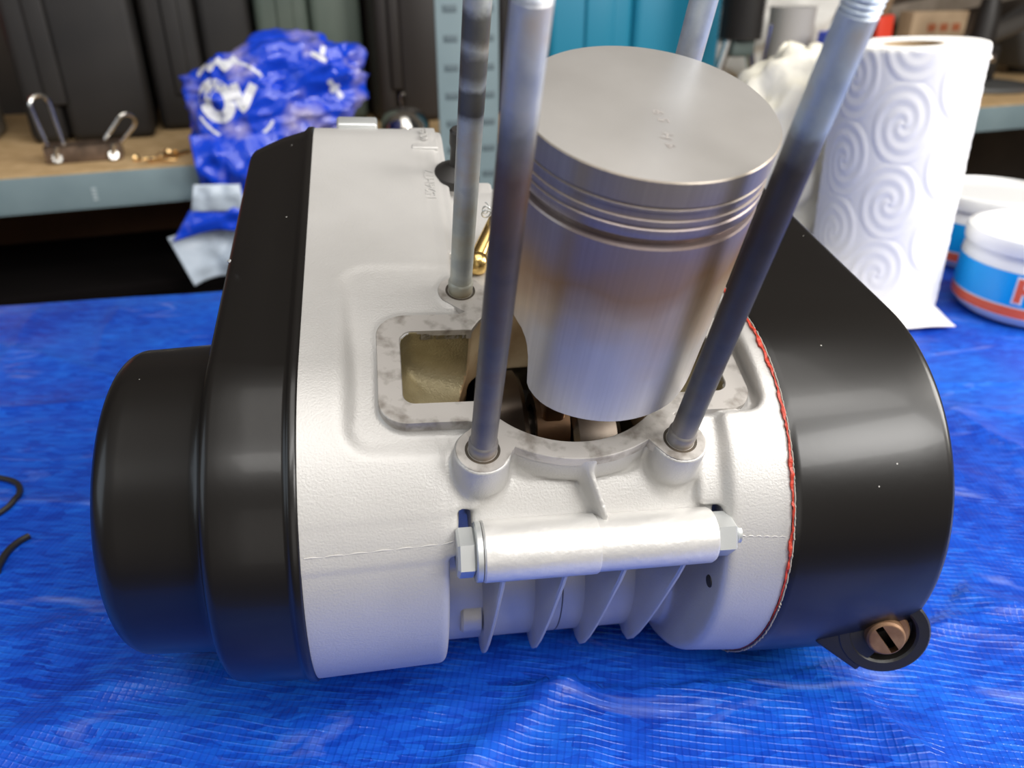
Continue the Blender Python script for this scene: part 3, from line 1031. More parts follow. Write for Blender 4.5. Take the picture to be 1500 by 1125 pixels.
def tarp_mat():
    m = mat('woven_blue_polythene', (0.01, 0.09, 0.62), 0.25, spec=0.5)
    nt = m.node_tree
    b = nt.nodes['Principled BSDF']
    tc = nt.nodes['Texture Coordinate']

    def wave(rot, scale, dist):
        mp = nt.nodes.new('ShaderNodeMapping'); mp.inputs['Rotation'].default_value = (0, 0, R(rot))
        nt.links.new(tc.outputs['Object'], mp.inputs[0])
        wv = nt.nodes.new('ShaderNodeTexWave'); wv.inputs['Scale'].default_value = scale; wv.inputs['Distortion'].default_value = dist
        wv.inputs['Detail'].default_value = 2; wv.inputs['Detail Scale'].default_value = 0.15
        nt.links.new(mp.outputs[0], wv.inputs['Vector'])
        return wv, mp
    w1, mp1 = wave(8, 110, 6)
    w2, mp2 = wave(98, 98, 7)
    # per-tape colour change: a stretched brick-like noise
    mp = nt.nodes.new('ShaderNodeMapping'); mp.inputs['Rotation'].default_value = (0, 0, R(8)); mp.inputs['Scale'].default_value = (110, 420, 1)
    nt.links.new(tc.outputs['Object'], mp.inputs[0])
    vo = nt.nodes.new('ShaderNodeTexVoronoi'); vo.inputs['Scale'].default_value = 1
    nt.links.new(mp.outputs[0], vo.inputs['Vector'])
    spv = nt.nodes.new('ShaderNodeSeparateColor'); nt.links.new(vo.outputs['Color'], spv.inputs['Color'])
    n = nt.nodes.new('ShaderNodeTexNoise'); n.inputs['Scale'].default_value = 9; n.inputs['Detail'].default_value = 6
    nt.links.new(tc.outputs['Object'], n.inputs['Vector'])
    def mth(op, a, bq):
        k = nt.nodes.new('ShaderNodeMath'); k.operation = op
        for s_, v_ in ((0, a), (1, bq)):
            if isinstance(v_, (int, float)): k.inputs[s_].default_value = v_
            else: nt.links.new(v_, k.inputs[s_])
        return k.outputs[0]
    nb_ = nt.nodes.new('ShaderNodeTexNoise'); nb_.inputs['Scale'].default_value = 70; nb_.inputs['Detail'].default_value = 2
    nt.links.new(tc.outputs['Object'], nb_.inputs['Vector'])
    brk = nt.nodes.new('ShaderNodeMapRange'); brk.inputs['From Min'].default_value = 0.44; brk.inputs['From Max'].default_value = 0.56
    nt.links.new(nb_.outputs['Fac'], brk.inputs['Value'])
    p1 = mth('POWER', w1.outputs['Fac'], 5.0); p2 = mth('POWER', w2.outputs['Fac'], 9.0)
    s1 = mth('ADD', mth('MULTIPLY', p1, -0.06), mth('MULTIPLY', mth('MULTIPLY', p2, brk.outputs[0]), 0.11))
    s2 = mth('ADD', mth('MULTIPLY', spv.outputs[0], 0.24), mth('MULTIPLY', n.outputs['Fac'], 0.85))
    tot = mth('ADD', s1, s2)
    r = ramp(nt, [(0.30, (0.004, 0.032, 0.34)), (0.52, (0.007, 0.075, 0.54)), (0.78, (0.014, 0.15, 0.72)), (0.98, (0.10, 0.32, 0.88))])
    nt.links.new(tot, r.inputs['Fac'])
    # worn whitish streaks
    n3 = nt.nodes.new('ShaderNodeTexNoise'); n3.inputs['Scale'].default_value = 1; n3.inputs['Detail'].default_value = 7; n3.inputs['Distortion'].default_value = 1.2
    mp3 = nt.nodes.new('ShaderNodeMapping'); mp3.inputs['Scale'].default_value = (14, 40, 14); mp3.inputs['Rotation'].default_value = (0, 0, R(-35))
    nt.links.new(tc.outputs['Object'], mp3.inputs[0]); nt.links.new(mp3.outputs[0], n3.inputs['Vector'])
    r3 = ramp(nt, [(0.60, (0, 0, 0)), (0.80, (0.35, 0.35, 0.35))])
    nt.links.new(n3.outputs['Fac'], r3.inputs['Fac'])
    mx = nt.nodes.new('ShaderNodeMix'); mx.data_type = 'RGBA'
    mx.inputs['B'].default_value = (0.42, 0.50, 0.85, 1)
    nt.links.new(r3.outputs['Color'], mx.inputs['Factor']); nt.links.new(r.outputs['Color'], mx.inputs['A'])
    nt.links.new(mx.outputs['Result'], b.inputs['Base Color'])
    bp = nt.nodes.new('ShaderNodeBump'); bp.inputs['Strength'].default_value = 0.5; bp.inputs['Distance'].default_value = 0.0006
    nt.links.new(mth('ADD', mth('ADD', mth('MULTIPLY', p1, 0.3), mth('MULTIPLY', mth('ADD', mth('MULTIPLY', brk.outputs[0], 0.7), 0.3), p2)), mth('MULTIPLY', n3.outputs['Fac'], 4.0)), bp.inputs['Height'])
    nt.links.new(bp.outputs['Normal'], b.inputs['Normal'])
    return m


me = bpy.data.meshes.new('tarp')
me.vertices.add(len(V)); me.vertices.foreach_set('co', V.astype(np.float32).ravel())
me.loops.add(Fq.size); me.loops.foreach_set('vertex_index', Fq.ravel().astype(np.int32))
me.polygons.add(len(Fq)); me.polygons.foreach_set('loop_start', np.arange(0, Fq.size, 4, dtype=np.int32))
me.polygons.foreach_set('use_smooth', np.ones(len(Fq), bool))
me.materials.append(tarp_mat()); me.update(calc_edges=True); me.validate()
tarp = bpy.data.objects.new('tarpaulin', me); COL.objects.link(tarp)
tag(tarp, 'bright blue woven plastic tarp spread over the table under the engine', 'tarp')

tab = empty('work_table', (0.1, 0.25, -0.85), TA)
tag(tab, 'table hidden under the blue tarp, its edge falling away to the dark', 'table')
inv = tab.matrix_basis.inverted()
MT = Matrix.Translation((0.1, 0.25, -0.85)) @ Matrix.Rotation(TA, 4, 'Z')
MTi = MT.inverted()
W3 = Matrix.Rotation(TA, 4, 'Z')
wood = mat('table_wood', (0.16, 0.10, 0.06), 0.6, col2=(0.22, 0.14, 0.08), nscale=10)
g = G(); g.box((-0.70, 0.07, -0.03), (1.03, BE - 0.002, -0.001), MTi @ W3)
g.build('table_top', wood, tab, smooth=False)
for (a_, b_) in ((-0.62, 0.12), (0.95, 0.12), (-0.62, BE - 0.08), (0.95, BE - 0.08)):
    g = G(); g.box((a_ - 0.03, b_ - 0.03, -0.85), (a_ + 0.03, b_ + 0.03, -0.03), MTi @ W3)
    g.build('leg', wood, tab, smooth=False)

# rubber cord pieces on the tarp
def ground(x, y): return float(tarp_h(np.array([x]), np.array([y]))[0])


def cord(pts, r_, label, name='rubber_cord'):
    P_ = []
    cr = [Vector(p) for p in pts]
    n_ = len(cr)
    for i in range(n_ - 1):
        p0, p1, p2, p3 = cr[max(i - 1, 0)], cr[i], cr[i + 1], cr[min(i + 2, n_ - 1)]
        for k in range(8):
            t = k / 8
            v = 0.5 * ((2 * p1) + (-p0 + p2) * t + (2 * p0 - 5 * p1 + 4 * p2 - p3) * t * t + (-p0 + 3 * p1 - 3 * p2 + p3) * t ** 3)
            P_.append((v.x, v.y, ground(v.x, v.y) + r_ * 0.9))
    P_.append((cr[-1].x, cr[-1].y, ground(cr[-1].x, cr[-1].y) + r_ * 0.9))
    g = G(); g.tube(P_, r_, 10)
    return tag(g.build(name, M['rubber'], None), label, 'cord')


cord([(-0.345, 0.380), (-0.318, 0.386), (-0.298, 0.381), (-0.2885, 0.368), (-0.289, 0.355), (-0.300, 0.342), (-0.325, 0.325)], 0.0017, 'black rubber cord curling in from the left edge of the tarp')
cord([(-0.2625, 0.3315), (-0.2655, 0.326), (-0.2665, 0.318), (-0.2645, 0.307), (-0.2625, 0.302)], 0.0018, 'short black offcut of rubber cord lying on the tarp')

# ================================================================== SHELF AND WHAT STANDS ON IT
SO = Vector((-0.7113, 1.083, 0.0)); SD = Vector((0.9343, 0.3565, 0)); SN = Vector((-0.3565, 0.9343, 0))
SM = Matrix(((SD.x, SN.x, 0, SO.x), (SD.y, SN.y, 0, SO.y), (0, 0, 1, 0), (0, 0, 0, 1)))     # shelf frame -> world
SRZ = math.atan2(SD.y, SD.x)
ZB = 0.022


def sw(s, d, z=ZB): return SM @ Vector((s, d, z))


def sthing(name, s, d, label, cat, group=None, z=ZB, rz=0.0):
    o = empty(name, sw(s, d, z), SRZ + rz)
    return tag(o, label, cat, group)


beamm = mat('grey_blue_enamel', (0.17, 0.235, 0.26), 0.45, 0.0, col2=(0.20, 0.27, 0.295), nscale=12)
chip = mat('chipboard', (0.60, 0.42, 0.22), 0.8, col2=(0.48, 0.32, 0.15), nscale=45, bump=0.2)
shelf = sthing('storage_shelf', 0, 0, 'grey-blue metal shelf unit with a chipboard board behind the table', 'shelf', z=-0.85)
zo = -(-0.85)
for k, z in ((0, 0.0), (1, -0.62)):
    g = G(); g.box((-0.6, 0.004, zo + z + ZB - 0.012), (2.9, 0.62, zo + z + ZB), None)
    g.build('shelf_board', chip, shelf, smooth=False)
    g = G(); g.box((-0.6, -0.003, zo + z + ZB - 0.052), (2.9, 0.004, zo + z + ZB - 0.002), None, 0.0015)
    g.box((-0.6, -0.003, zo + z + ZB - 0.052), (2.9, 0.022, zo + z + ZB - 0.049))
    bo = g.build('front_beam', beamm, shelf)
    if k == 0:
        g = G()
        for q in range(4):
            g.box((0.108, -0.0045, zo + ZB - 0.040 + q * 0.005), (0.114, -0.0028, zo + ZB - 0.0375 + q * 0.005))
        g.build('stamped_mark', mat('pale_stamp', (0.45, 0.52, 0.55), 0.5), bo, smooth=False)
# slotted upright: angle section with punched slots
g = G()
ps = 0.632
wid = 0.056
slotm = mat('slot_dark', (0.05, 0.07, 0.08), 0.7)
g.box((ps, -0.012, -0.0), (ps + wid, -0.009, 1.7), None)
g.box((ps + wid, -0.012, 0.0), (ps + wid + 0.003, 0.05, 1.7))
g.box((ps + wid + 0.003, -0.012, 0), (ps + 2 * wid - 0.01, -0.009, 1.7))
up = g.build('upright', beamm, shelf, smooth=False)
for k in range(10):
    for s0 in (ps + 0.012, ps + wid + 0.016):
        g = G(); z = zo + 0.0 + k * 0.042 - 0.03
        g.box((s0, -0.0138, z), (s0 + 0.022, -0.0118, z + 0.010), None, 0.0009)
        g.build('slot', slotm if False else mat('slot', (0.10, 0.14, 0.16), 0.6) if k == 0 and s0 < ps + 0.02 else bpy.data.materials['slot'], up)


def case_obj(name, s0, s1, d, h, m, label, seam=0.45, tilt=0.0, dep=0.24, rad=0.014):
    t = sthing(name, (s0 + s1) / 2, d, label, 'case')
    w_ = (s1 - s0) / 2
    sm = -w_ + 2 * w_ * seam
    g = G(); g.box((-w_, 0, 0.0), (sm - 0.0015, dep, h), None, rad)
    g.build('case_half', m, t)
    g = G(); g.box((sm + 0.0015, 0, 0.0), (w_, dep, h), None, rad)
    g.build('case_half', m, t)
    g = G(); g.box((-w_ * 0.62, -0.006, 0.06), (-w_ * 0.30, 0.006, h - 0.05), None, 0.004)
    g.build('stiffening_rib', m, t)
    return t


blackc = mat('black_case_plastic', (0.011, 0.010, 0.010), 0.62, bump=0.4, bscale=350, col2=(0.018, 0.016, 0.015), nscale=9)
brownc = mat('brown_black_case', (0.024, 0.019, 0.017), 0.5, bump=0.3, bscale=350)
greenc = mat('green_case_plastic', (0.085, 0.115, 0.095), 0.55, bump=0.3, bscale=350, col2=(0.11, 0.14, 0.115), nscale=12)
tealc = mat('teal_case_plastic', (0.01, 0.20, 0.33), 0.42, bump=0.2, bscale=350)
case_obj('tool_case', 0.005, 0.196, 0.25, 0.36, blackc, 'black plastic tool case standing at the left end of the shelf', 0.30)
case_obj('tool_case', 0.204, 0.385, 0.31, 0.36, blackc, 'black plastic tool case standing between the first black case and the green one', 0.5)
case_obj('tool_case', 0.393, 0.582, 0.31, 0.36, greenc, 'dull green plastic tool case above the blue bag', 0.5)
case_obj('tool_case', 0.590, 0.715, 0.24, 0.36, brownc, 'brownish black tool case between the green case and the metal upright', 0.3)
case_obj('tool_case', 0.800, 0.878, 0.28, 0.34, brownc, 'narrow dark case between the metal upright and the teal case', 0.5)
case_obj('tool_case', 0.892, 1.262, 0.15, 0.40, tealc, 'teal blue plastic tool case behind the piston', 0.47, dep=0.18)

# grey carton and red thing at the far left
t = sthing('carton', -0.055, 0.04, 'grey and white printed carton at the left edge of the shelf', 'box', rz=0.35)
g = G(); g.box((-0.11, 0, 0), (0.03, 0.17, 0.085), None, 0.002); g.build('carton_body', mat('grey_card', (0.30, 0.32, 0.34), 0.7, col2=(0.16, 0.18, 0.20), nscale=14), t)
g = G(); g.box((0.0302, 0.012, 0.012), (0.0312, 0.158, 0.05)); g.build('carton_label', mat('white_card', (0.55, 0.56, 0.57), 0.7), t, smooth=False)
V_, F_ = text_mesh('UCT', 0.035, None, None, Matrix.Translation((0.0325, 0.075, 0.031)) @ Matrix.Rotation(R(90), 4, 'Z') @ Matrix.Rotation(R(90), 4, 'X'), 't')
g = G(); g.add(V_, F_); g.build('carton_print', mat('grey_ink', (0.25, 0.27, 0.30), 0.7), t, smooth=False)
t = sthing('storage_tub', -0.12, 0.25, 'grey plastic tub with a red lid at the far left edge', 'tub')
g = G(); g.box((-0.09, 0, 0), (0.065, 0.16, 0.15), None, 0.01); g.build('tub_body', mat('grey_tub', (0.22, 0.21, 0.19), 0.6), t)
g = G(); g.box((-0.095, -0.006, 0.15), (0.07, 0.166, 0.26), None, 0.01); g.build('lid', mat('red_lid', (0.55, 0.03, 0.01), 0.5), t)

# rusty latch bracket with two chrome loops
t = sthing('latch_bracket', 0.10, 0.075, 'rusty bracket with two chrome wire loops at the front of the shelf', 'bracket')
rustm = mat('rusty_steel', (0.10, 0.07, 0.05), 0.5, 0.6, col2=(0.20, 0.14, 0.10), nscale=60)
chrome = mat('chrome', (0.72, 0.70, 0.66), 0.18, 1.0)
g = G(); g.box((-0.052, -0.004, 0.001), (0.052, 0.002, 0.026), None, 0.001); g.box((-0.052, -0.004, 0.022), (0.052, 0.03, 0.026), None, 0.001)
g.box((-0.052, 0.028, 0.001), (0.052, 0.032, 0.026), None, 0.001)
g.build('channel', rustm, t)
for (sx, lean, hh) in ((-0.036, -0.10, 0.072), (0.040, 0.75, 0.052)):
    pts = []
    for i in range(25):
        a = PI * i / 24
        x = 0.014 * math.cos(a); z = hh - 0.014 + 0.014 * math.sin(a)
        pts.append((x, 0, z))
    pts = [(0.012, 0, 0)] + pts + [(-0.012, 0, 0)]
    mt = Matrix.Translation((sx, 0.010, 0.024)) @ Matrix.Rotation(lean, 4, 'Y') @ Matrix.Rotation(R(35), 4, 'Z')
    g = G(); g.tube(pts, 0.0030, 10, mtx=mt); g.build('wire_loop', chrome, t)
    g = G(); g.tube([(sx, -0.006, 0.008), (sx + 0.001, -0.012, 0.010)], 0.007, 8); g.tube([(sx, -0.012, 0.010), (sx + 0.004, -0.012, 0.026)], 0.0035, 8)
    g.build('wing_nut', chrome, t)


def screw(s, d, rz, L, r_, label, m, z=0.0):
    t = sthing('screw', s, d, label, 'screw', 'loose brass-coloured screws', rz=rz, z=ZB + z)
    g = G(); g.lathe([(0.3 * r_, -L), (r_, -L + 3 * r_), (r_, -0.003)], 12, Matrix.Translation((0, 0, r_)) @ Matrix.Rotation(PI / 2, 4, 'Y'), cap0=True)
    z_ = -L + 0.004
    g.build('shank', m, t)
    g = G(); g.lathe([(r_, -0.003), (2.1 * r_, 0.0), (2.1 * r_, 0.001), (0.0001, 0.0012)], 14, Matrix.Translation((0, 0, r_)) @ Matrix.Rotation(PI / 2, 4, 'Y'))
    g.build('head', m, t)


gold = mat('yellow_zinc', (0.90, 0.62, 0.30), 0.2, 1.0)
for (s, d, rz, L, lb) in ((0.192, 0.035, 2.9, 0.038, 'brass-coloured screw lying nearest the shelf edge'), (0.205, 0.06, 0.5, 0.03, 'brass-coloured screw behind the front one'),
                          (0.225, 0.045, -1.2, 0.03, 'brass-coloured screw pointing out over the shelf edge'), (0.228, 0.07, 3.9, 0.03, 'brass-coloured screw nearest the blue bag'),
                          (0.215, 0.085, 1.2, 0.035, 'brass-coloured screw lying at the back of the heap'), (0.172, 0.055, 2.2, 0.012, 'tiny screw apart from the heap, beside the bracket')):
    screw(s, d, rz, L, 0.0030, lb, gold)

# blue carrier bag, crumpled, hanging over the shelf edge
bagm = mat('blue_film', (0.006, 0.055, 0.62), 0.20, spec=0.6, bump=0.8, bscale=30, bdist=0.008, col2=(0.30, 0.27, 0.50), nscale=14, lo=0.52, hi=0.66)
bagw = mat('white_film', (0.50, 0.58, 0.68), 0.4, bump=0.5, bscale=30, bdist=0.005)
bag = sthing('carrier_bag', 0.385, 0.05, 'crumpled blue plastic bag with white print hanging over the shelf edge', 'bag')
bm_ = bmesh.new(); bmesh.ops.create_icosphere(bm_, subdivisions=6, radius=1)
co = np.array([v.co[:] for v in bm_.verts])
d0 = 1 + 0.16 * vnoise(co[:, 0] * 2.2, co[:, 1] * 2.2, co[:, 2] * 2.2) + 0.10 * (ridge(co[:, 0] * 3.1 + 4, co[:, 1] * 3.1, co[:, 2] * 3.1) - 0.5) + 0.05 * (ridge(co[:, 0] * 7, co[:, 1] * 7 + 2, co[:, 2] * 7) - 0.5)
co2 = np.sign(co) * np.abs(co) ** 0.82 * d0[:, None] * np.array([0.132, 0.085, 0.083]) + np.array([0.004, 0.0, 0.081])
co2[:, 2] += 0.018 * np.clip(co2[:, 0] / 0.13, -1, 1)
below = co2[:, 2] < 0.002
co2[below & (co2[:, 1] > -0.052), 2] = 0.002
for v, c in zip(bm_.verts, co2): v.co = c
bm_.verts.index_update()
bv = BVHTree.FromBMesh(bm_)
g = G(); g.add([v.co.copy() for v in bm_.verts], [[v.index for v in f.verts] for f in bm_.faces]); bm_.free()
g.build('bag_body', bagm, bag, sharp=60)


def sheet(name, m, parent, cols, rows, fn, thick=0.0008):
    V = []; F = []
    for i in range(cols + 1):
        for j in range(rows + 1):
            V.append(fn(i / cols, j / rows))
    for i in range(cols):
        for j in range(rows):
            a = i * (rows + 1) + j
            F.append((a, a + rows + 1, a + rows + 2, a + 1))
    o = mk(name, V, F, m, parent, True, sharp=60)
    sol = o.modifiers.new('s', 'SOLIDIFY'); sol.thickness = thick
    return o


def nz(x, y, z=0.0): return float(vnoise(np.array([x]), np.array([y]), z)[0])


def hang(a, b):
    x = -0.132 + 0.140 * a + 0.004 * b
    z = 0.045 - 0.085 * b - 0.035 * a * b
    y = -0.075 - 0.018 * math.sin(PI * b) + 0.010 * nz(a * 5, b * 4) - 0.008 * abs(nz(a * 9, b * 3, 2))
    return (x, y, z)


sheet('bag_skirt', bagm, bag, 36, 30, hang)


def hangw(a, b):
    x = -0.188 + 0.118 * a + 0.024 * b * (1 - a) - 0.020 * b * a
    z = -0.096 - 0.078 * b + 0.004 * a
    y = -0.082 + 0.022 * math.sin(PI * a) - 0.012 * b + 0.008 * nz(a * 4, b * 3, 5)
    return (x, y, z)


sheet('bag_mouth', bagw, bag, 30, 20, hangw)['label'] = 'pale blue-white inside of the bag mouth'


def hangf(a, b):
    x = -0.138 + 0.064 * a - 0.010 * b * (1 - a)
    z = -0.018 - 0.040 * b - 0.004 * a
    y = -0.104 - 0.004 * math.sin(PI * b) + 0.004 * nz(a * 5, b * 3, 8)
    return (x, y, z)


sheet('bag_fold', bagw, bag, 20, 12, hangf)


def hangb(a, b):
    x = -0.150 + 0.100 * a - 0.032 * b * (1 - a)
    z = -0.056 + 0.010 * math.sin(PI * a) - 0.044 * b
    y = -0.100 - 0.006 * math.sin(PI * b) + 0.005 * nz(a * 6, b * 3, 11)
    return (x, y, z)


sheet('bag_fold', bagm, bag, 26, 14, hangb)
whitep = mat('white_print', (0.75, 0.76, 0.80), 0.35)


def stroke(pts, wdt):
    P_ = []
    for (x0, z0), (x1, z1) in zip(pts, pts[1:]):
        for k in range(12):
            P_.append((x0 + (x1 - x0) * k / 12, z0 + (z1 - z0) * k / 12))
    P_.append(pts[-1])
    V = []; F = []
    for i, (x, z) in enumerate(P_):
        a = P_[max(i - 1, 0)]; b = P_[min(i + 1, len(P_) - 1)]
        dx, dz = b[0] - a[0], b[1] - a[1]; l = math.hypot(dx, dz) or 1
        nx_, nz_ = -dz / l * wdt / 2, dx / l * wdt / 2
        row = []
        for q in (-1, 0, 1):
            hit = bv.ray_cast(Vector((x + nx_ * q, -0.4, z + nz_ * q)), Vector((0, 1, 0)))
            if hit[0] is None: row = None; break
            row.append(hit[0] + Vector((0, -0.0012, 0)))
        if row is None:
            continue
        V += row
    for i in range(len(V) // 3 - 1):
        F += [(i * 3, i * 3 + 1, i * 3 + 4, i * 3 + 3), (i * 3 + 1, i * 3 + 2, i * 3 + 5, i * 3 + 4)]
    if F:
        mk('bag_print', V, F, whitep, bag, True)


arc = lambda cx, cz, rx, rz_, a0, a1, n_=14: [(cx + rx * math.cos(R(a0 + (a1 - a0) * i / n_)), cz + rz_ * math.sin(R(a0 + (a1 - a0) * i / n_))) for i in range(n_ + 1)]
stroke([(-0.098, 0.148), (-0.088, 0.130), (-0.078, 0.147), (-0.068, 0.131), (-0.050, 0.145)], 0.008)
stroke(arc(-0.085, 0.088, 0.017, 0.022, 0, 360), 0.015)
stroke([(-0.060, 0.112), (-0.052, 0.078), (-0.032, 0.110)], 0.012)
stroke(arc(-0.060, 0.085, 0.055, 0.050, 200, 330), 0.004)
stroke(arc(-0.062, 0.100, 0.050, 0.040, 30, 150), 0.004)
stroke([(0.055, 0.150), (0.072, 0.140), (0.078, 0.156)], 0.007)
stroke([(0.075, 0.112), (0.095, 0.085)], 0.008)
stroke([(0.078, 0.094), (0.092, 0.103)], 0.007)

# polished bowl-shaped cap on the shelf
t = sthing('metal_bowl', 0.612, 0.145, 'small polished metal bowl upside down beside the upright', 'bowl')
g = G(); g.lathe([(0.042, 0.002), (0.045, 0.005), (0.043, 0.018), (0.035, 0.032), (0.019, 0.041), (0.0001, 0.044)], 48)
g.build('bowl_shell', chrome, t)
g = G(); g.tube([(-0.004, 0, 0.043), (-0.006, 0, 0.060), (-0.003, 0, 0.067), (0.002, 0, 0.065)], 0.0009, 6)
g.build('wire_tail', chrome, t)

# black grip tool with chrome legs, on the shelf
t = sthing('gripper_tool', 1.230, 0.045, 'tool with a ribbed black grip and chrome legs behind the piston', 'tool')
g = G(); prof = [(0.0001, 0.143)]
z = 0.145
while z < 0.36:
    prof += [(0.037, z), (0.041, z + 0.002), (0.041, z + 0.0045), (0.037, z + 0.0065)]; z += 0.0075
prof.append((0.0001, z))
g.lathe(prof, 36); g.build('ribbed_grip', M['rubber'], t)
g = G(); g.box((-0.025, -0.018, 0.115), (0.025, 0.018, 0.15), None, 0.006); g.build('collar', mat('dull_collar', (0.10, 0.13, 0.12), 0.5, 0.3), t)
for (x0, x1) in ((-0.022, -0.046), (0.018, 0.046)):
    g = G(); g.tube([(x0, 0, 0.145), (x1, 0, 0.06), (x1 * 1.05, 0, 0.006)], 0.0085, 12); g.build('leg', chrome, t)
g = G(); g.tube([(0.036, -0.03, 0.10), (0.037, -0.038, 0.17)], 0.004, 8); g.build('side_rod', chrome, t)

# grey mug, blue tin, white cloth further back on the shelf
t = sthing('mug', 1.435, 0.16, 'pale grey mug on the shelf behind the white bag', 'mug')
g = G(); g.lathe([(0.0001, 0.0), (0.040, 0.0), (0.043, 0.06), (0.046, 0.188), (0.047, 0.193), (0.043, 0.193), (0.041, 0.10), (0.0001, 0.01)], 48); g.build('mug_body', mat('grey_glaze', (0.42, 0.41, 0.40), 0.35), t)
g = G(); g.tube([(0.040 + 0.022 * math.sin(PI * i / 12), 0, 0.12 + 0.05 * math.cos(PI * i / 12)) for i in range(13)], 0.005, 8); g.build('handle', bpy.data.materials['grey_glaze'], t)
t = sthing('blue_tin', 1.465, 0.05, 'small violet-blue tin beside the grey mug', 'tin')
g = G(); g.box((-0.028, -0.02, 0), (0.028, 0.03, 0.152), None, 0.004); g.build('tin_body', mat('violet_blue', (0.08, 0.12, 0.70), 0.4), t)
clothm = mat('white_cloth', (0.66, 0.65, 0.62), 0.8, bump=0.5, bscale=30, bdist=0.004)


def crumple(name, m, loc, rad, label, cat, seed, amp=0.25, sub=5, flat=0.0):
    bm_ = bmesh.new(); bmesh.ops.create_icosphere(bm_, subdivisions=sub, radius=1)
    co = np.array([v.co[:] for v in bm_.verts]); s_ = seed * 3.7
    d_ = 1 + amp * vnoise(co[:, 0] * 1.7 + s_, co[:, 1] * 1.7, co[:, 2] * 1.7) + amp * 0.7 * (ridge(co[:, 0] * 2.6, co[:, 1] * 2.6 + s_, co[:, 2] * 4) - 0.6) + amp * 0.25 * (ridge(co[:, 0] * 6, co[:, 1] * 6 + s_, co[:, 2] * 8) - 0.5)
    c2 = co * d_[:, None] * np.array(rad)
    c2[:, 2] = np.maximum(c2[:, 2], -rad[2] * 0.92)
    c2[:, 2] += rad[2] * 0.92
    for v, c in zip(bm_.verts, c2): v.co = c
    me_ = bpy.data.meshes.new(name); bm_.normal_update()
    for f in bm_.faces: f.smooth = True
    bm_.to_mesh(me_); bm_.free(); me_.materials.append(m)
    o = bpy.data.objects.new(name, me_); COL.objects.link(o); o.location = loc
    return tag(o, label, cat)


crumple('cloth', clothm, sw(1.52, 0.34), (0.20, 0.07, 0.13), 'heap of white cloth at the back of the shelf behind the mug', 'cloth', 2)

# right end of the shelf: drill-stand like tool, timber, red caps
t = sthing('bench_stand', 2.085, 0.25, 'black tool standing on a round grey base at the right end of the shelf', 'tool')
g = G(); g.lathe([(0.0001, 0.0), (0.135, 0.0), (0.14, 0.005), (0.135, 0.012), (0.05, 0.018), (0.0001, 0.018)], 60); g.build('round_base', mat('grey_base', (0.12, 0.125, 0.125), 0.4, 0.3), t)
g = G(); g.box((-0.035, -0.03, 0.016), (0.045, 0.04, 0.10), None, 0.012); g.lathe([(0.03, 0.09), (0.028, 0.16), (0.02, 0.2)], 24, cap1=True); g.build('stand_body', M['rubber'], t)
g = G(); g.tube([(-0.05, 0.02, 0.09), (0.22, 0.03, 0.16)], 0.022, 16); g.build('arm', mat('dark_arm', (0.06, 0.055, 0.05), 0.5), t)
g = G(); g.lathe([(0.012, 0), (0.012, 0.02), (0.006, 0.024)], 20, Matrix.Translation((-0.01, -0.032, 0.07)) @ Matrix.Rotation(PI / 2, 4, 'X'), cap1=True); g.build('chrome_knob', chrome, t)
t = sthing('flat_bar', 2.30, 0.52, 'grey-brown bar leaning at the back of the right end of the shelf', 'bar')
g = G(); g.box((-0.30, 0, 0.0), (0.40, 0.02, 0.05), Matrix.Translation((0, 0, 0.16)) @ Matrix.Rotation(R(-8), 4, 'Y'), 0.003); g.box((-0.28, 0.0, 0), (-0.25, 0.02, 0.17)); g.box((0.33, 0.0, 0), (0.36, 0.02, 0.22))
g.build('bar_body', mat('grey_brown_bar', (0.16, 0.13, 0.10), 0.6, col2=(0.25, 0.21, 0.17), nscale=15), t)
t = sthing('timber_block', 2.12, 0.42, 'pale wooden block with three red marks above the paper roll', 'block')
g = G(); g.box((-0.09, 0, 0), (0.10, 0.05, 0.165), None, 0.003); g.build('block_body', mat('pale_wood', (0.42, 0.30, 0.19), 0.7, col2=(0.50, 0.37, 0.24), nscale=20), t)
for q in range(3):
    g = G(); g.box((-0.035 + q * 0.042, -0.0015, 0.118), (-0.008 + q * 0.042, 0.0005, 0.136)); g.build('red_mark', mat('red_brown_ink', (0.40, 0.12, 0.05), 0.7), t, smooth=False)
t = sthing('wooden_stake', 1.92, 0.47, 'slanting wooden stake above the paper roll', 'stake')
g = G(); g.box((-0.035, 0, 0.01), (0.035, 0.03, 0.45), Matrix.Rotation(R(14), 4, 'Y'), 0.004); g.build('stake_body', mat('brown_wood', (0.30, 0.20, 0.12), 0.7, col2=(0.20, 0.13, 0.08), nscale=25), t)
redc = mat('red_plastic', (0.75, 0.06, 0.03), 0.4)
o = sthing('red_plug', 1.84, 0.30, 'red plastic plug just behind the top left of the paper roll', 'cap')
g = G(); g.box((-0.022, 0, 0.005), (0.024, 0.02, 0.165), Matrix.Rotation(R(-6), 4, 'Y'), 0.004); g.build('cap_body', redc, o)
o = sthing('red_clip', 2.142, 0.10, 'red plastic clip at the right edge of the picture', 'clip')
g = G(); g.box((-0.018, 0, 0.09), (0.022, 0.012, 0.145), None, 0.003); g.box((-0.020, 0, 0), (-0.004, 0.012, 0.11), None, 0.003); g.build('clip_body', redc, o)
t = sthing('dark_toolbox', 2.55, 0.36, 'dark grey slanted power tool at the right end of the shelf', 'tool')
g = G(); g.box((-0.16, 0, 0), (0.16, 0.12, 0.12), Matrix.Translation((0, 0, 0.09)) @ Matrix.Rotation(R(-28), 4, 'Y'), 0.02); g.box((-0.08, 0.01, 0), (0.08, 0.11, 0.07), None, 0.01)
g.build('tool_body', mat('dark_grey_tool', (0.055, 0.055, 0.055), 0.5), t)
t = sthing('tool_tray', 1.95, 0.58, 'dark tray of tools at the back right of the shelf', 'tray')
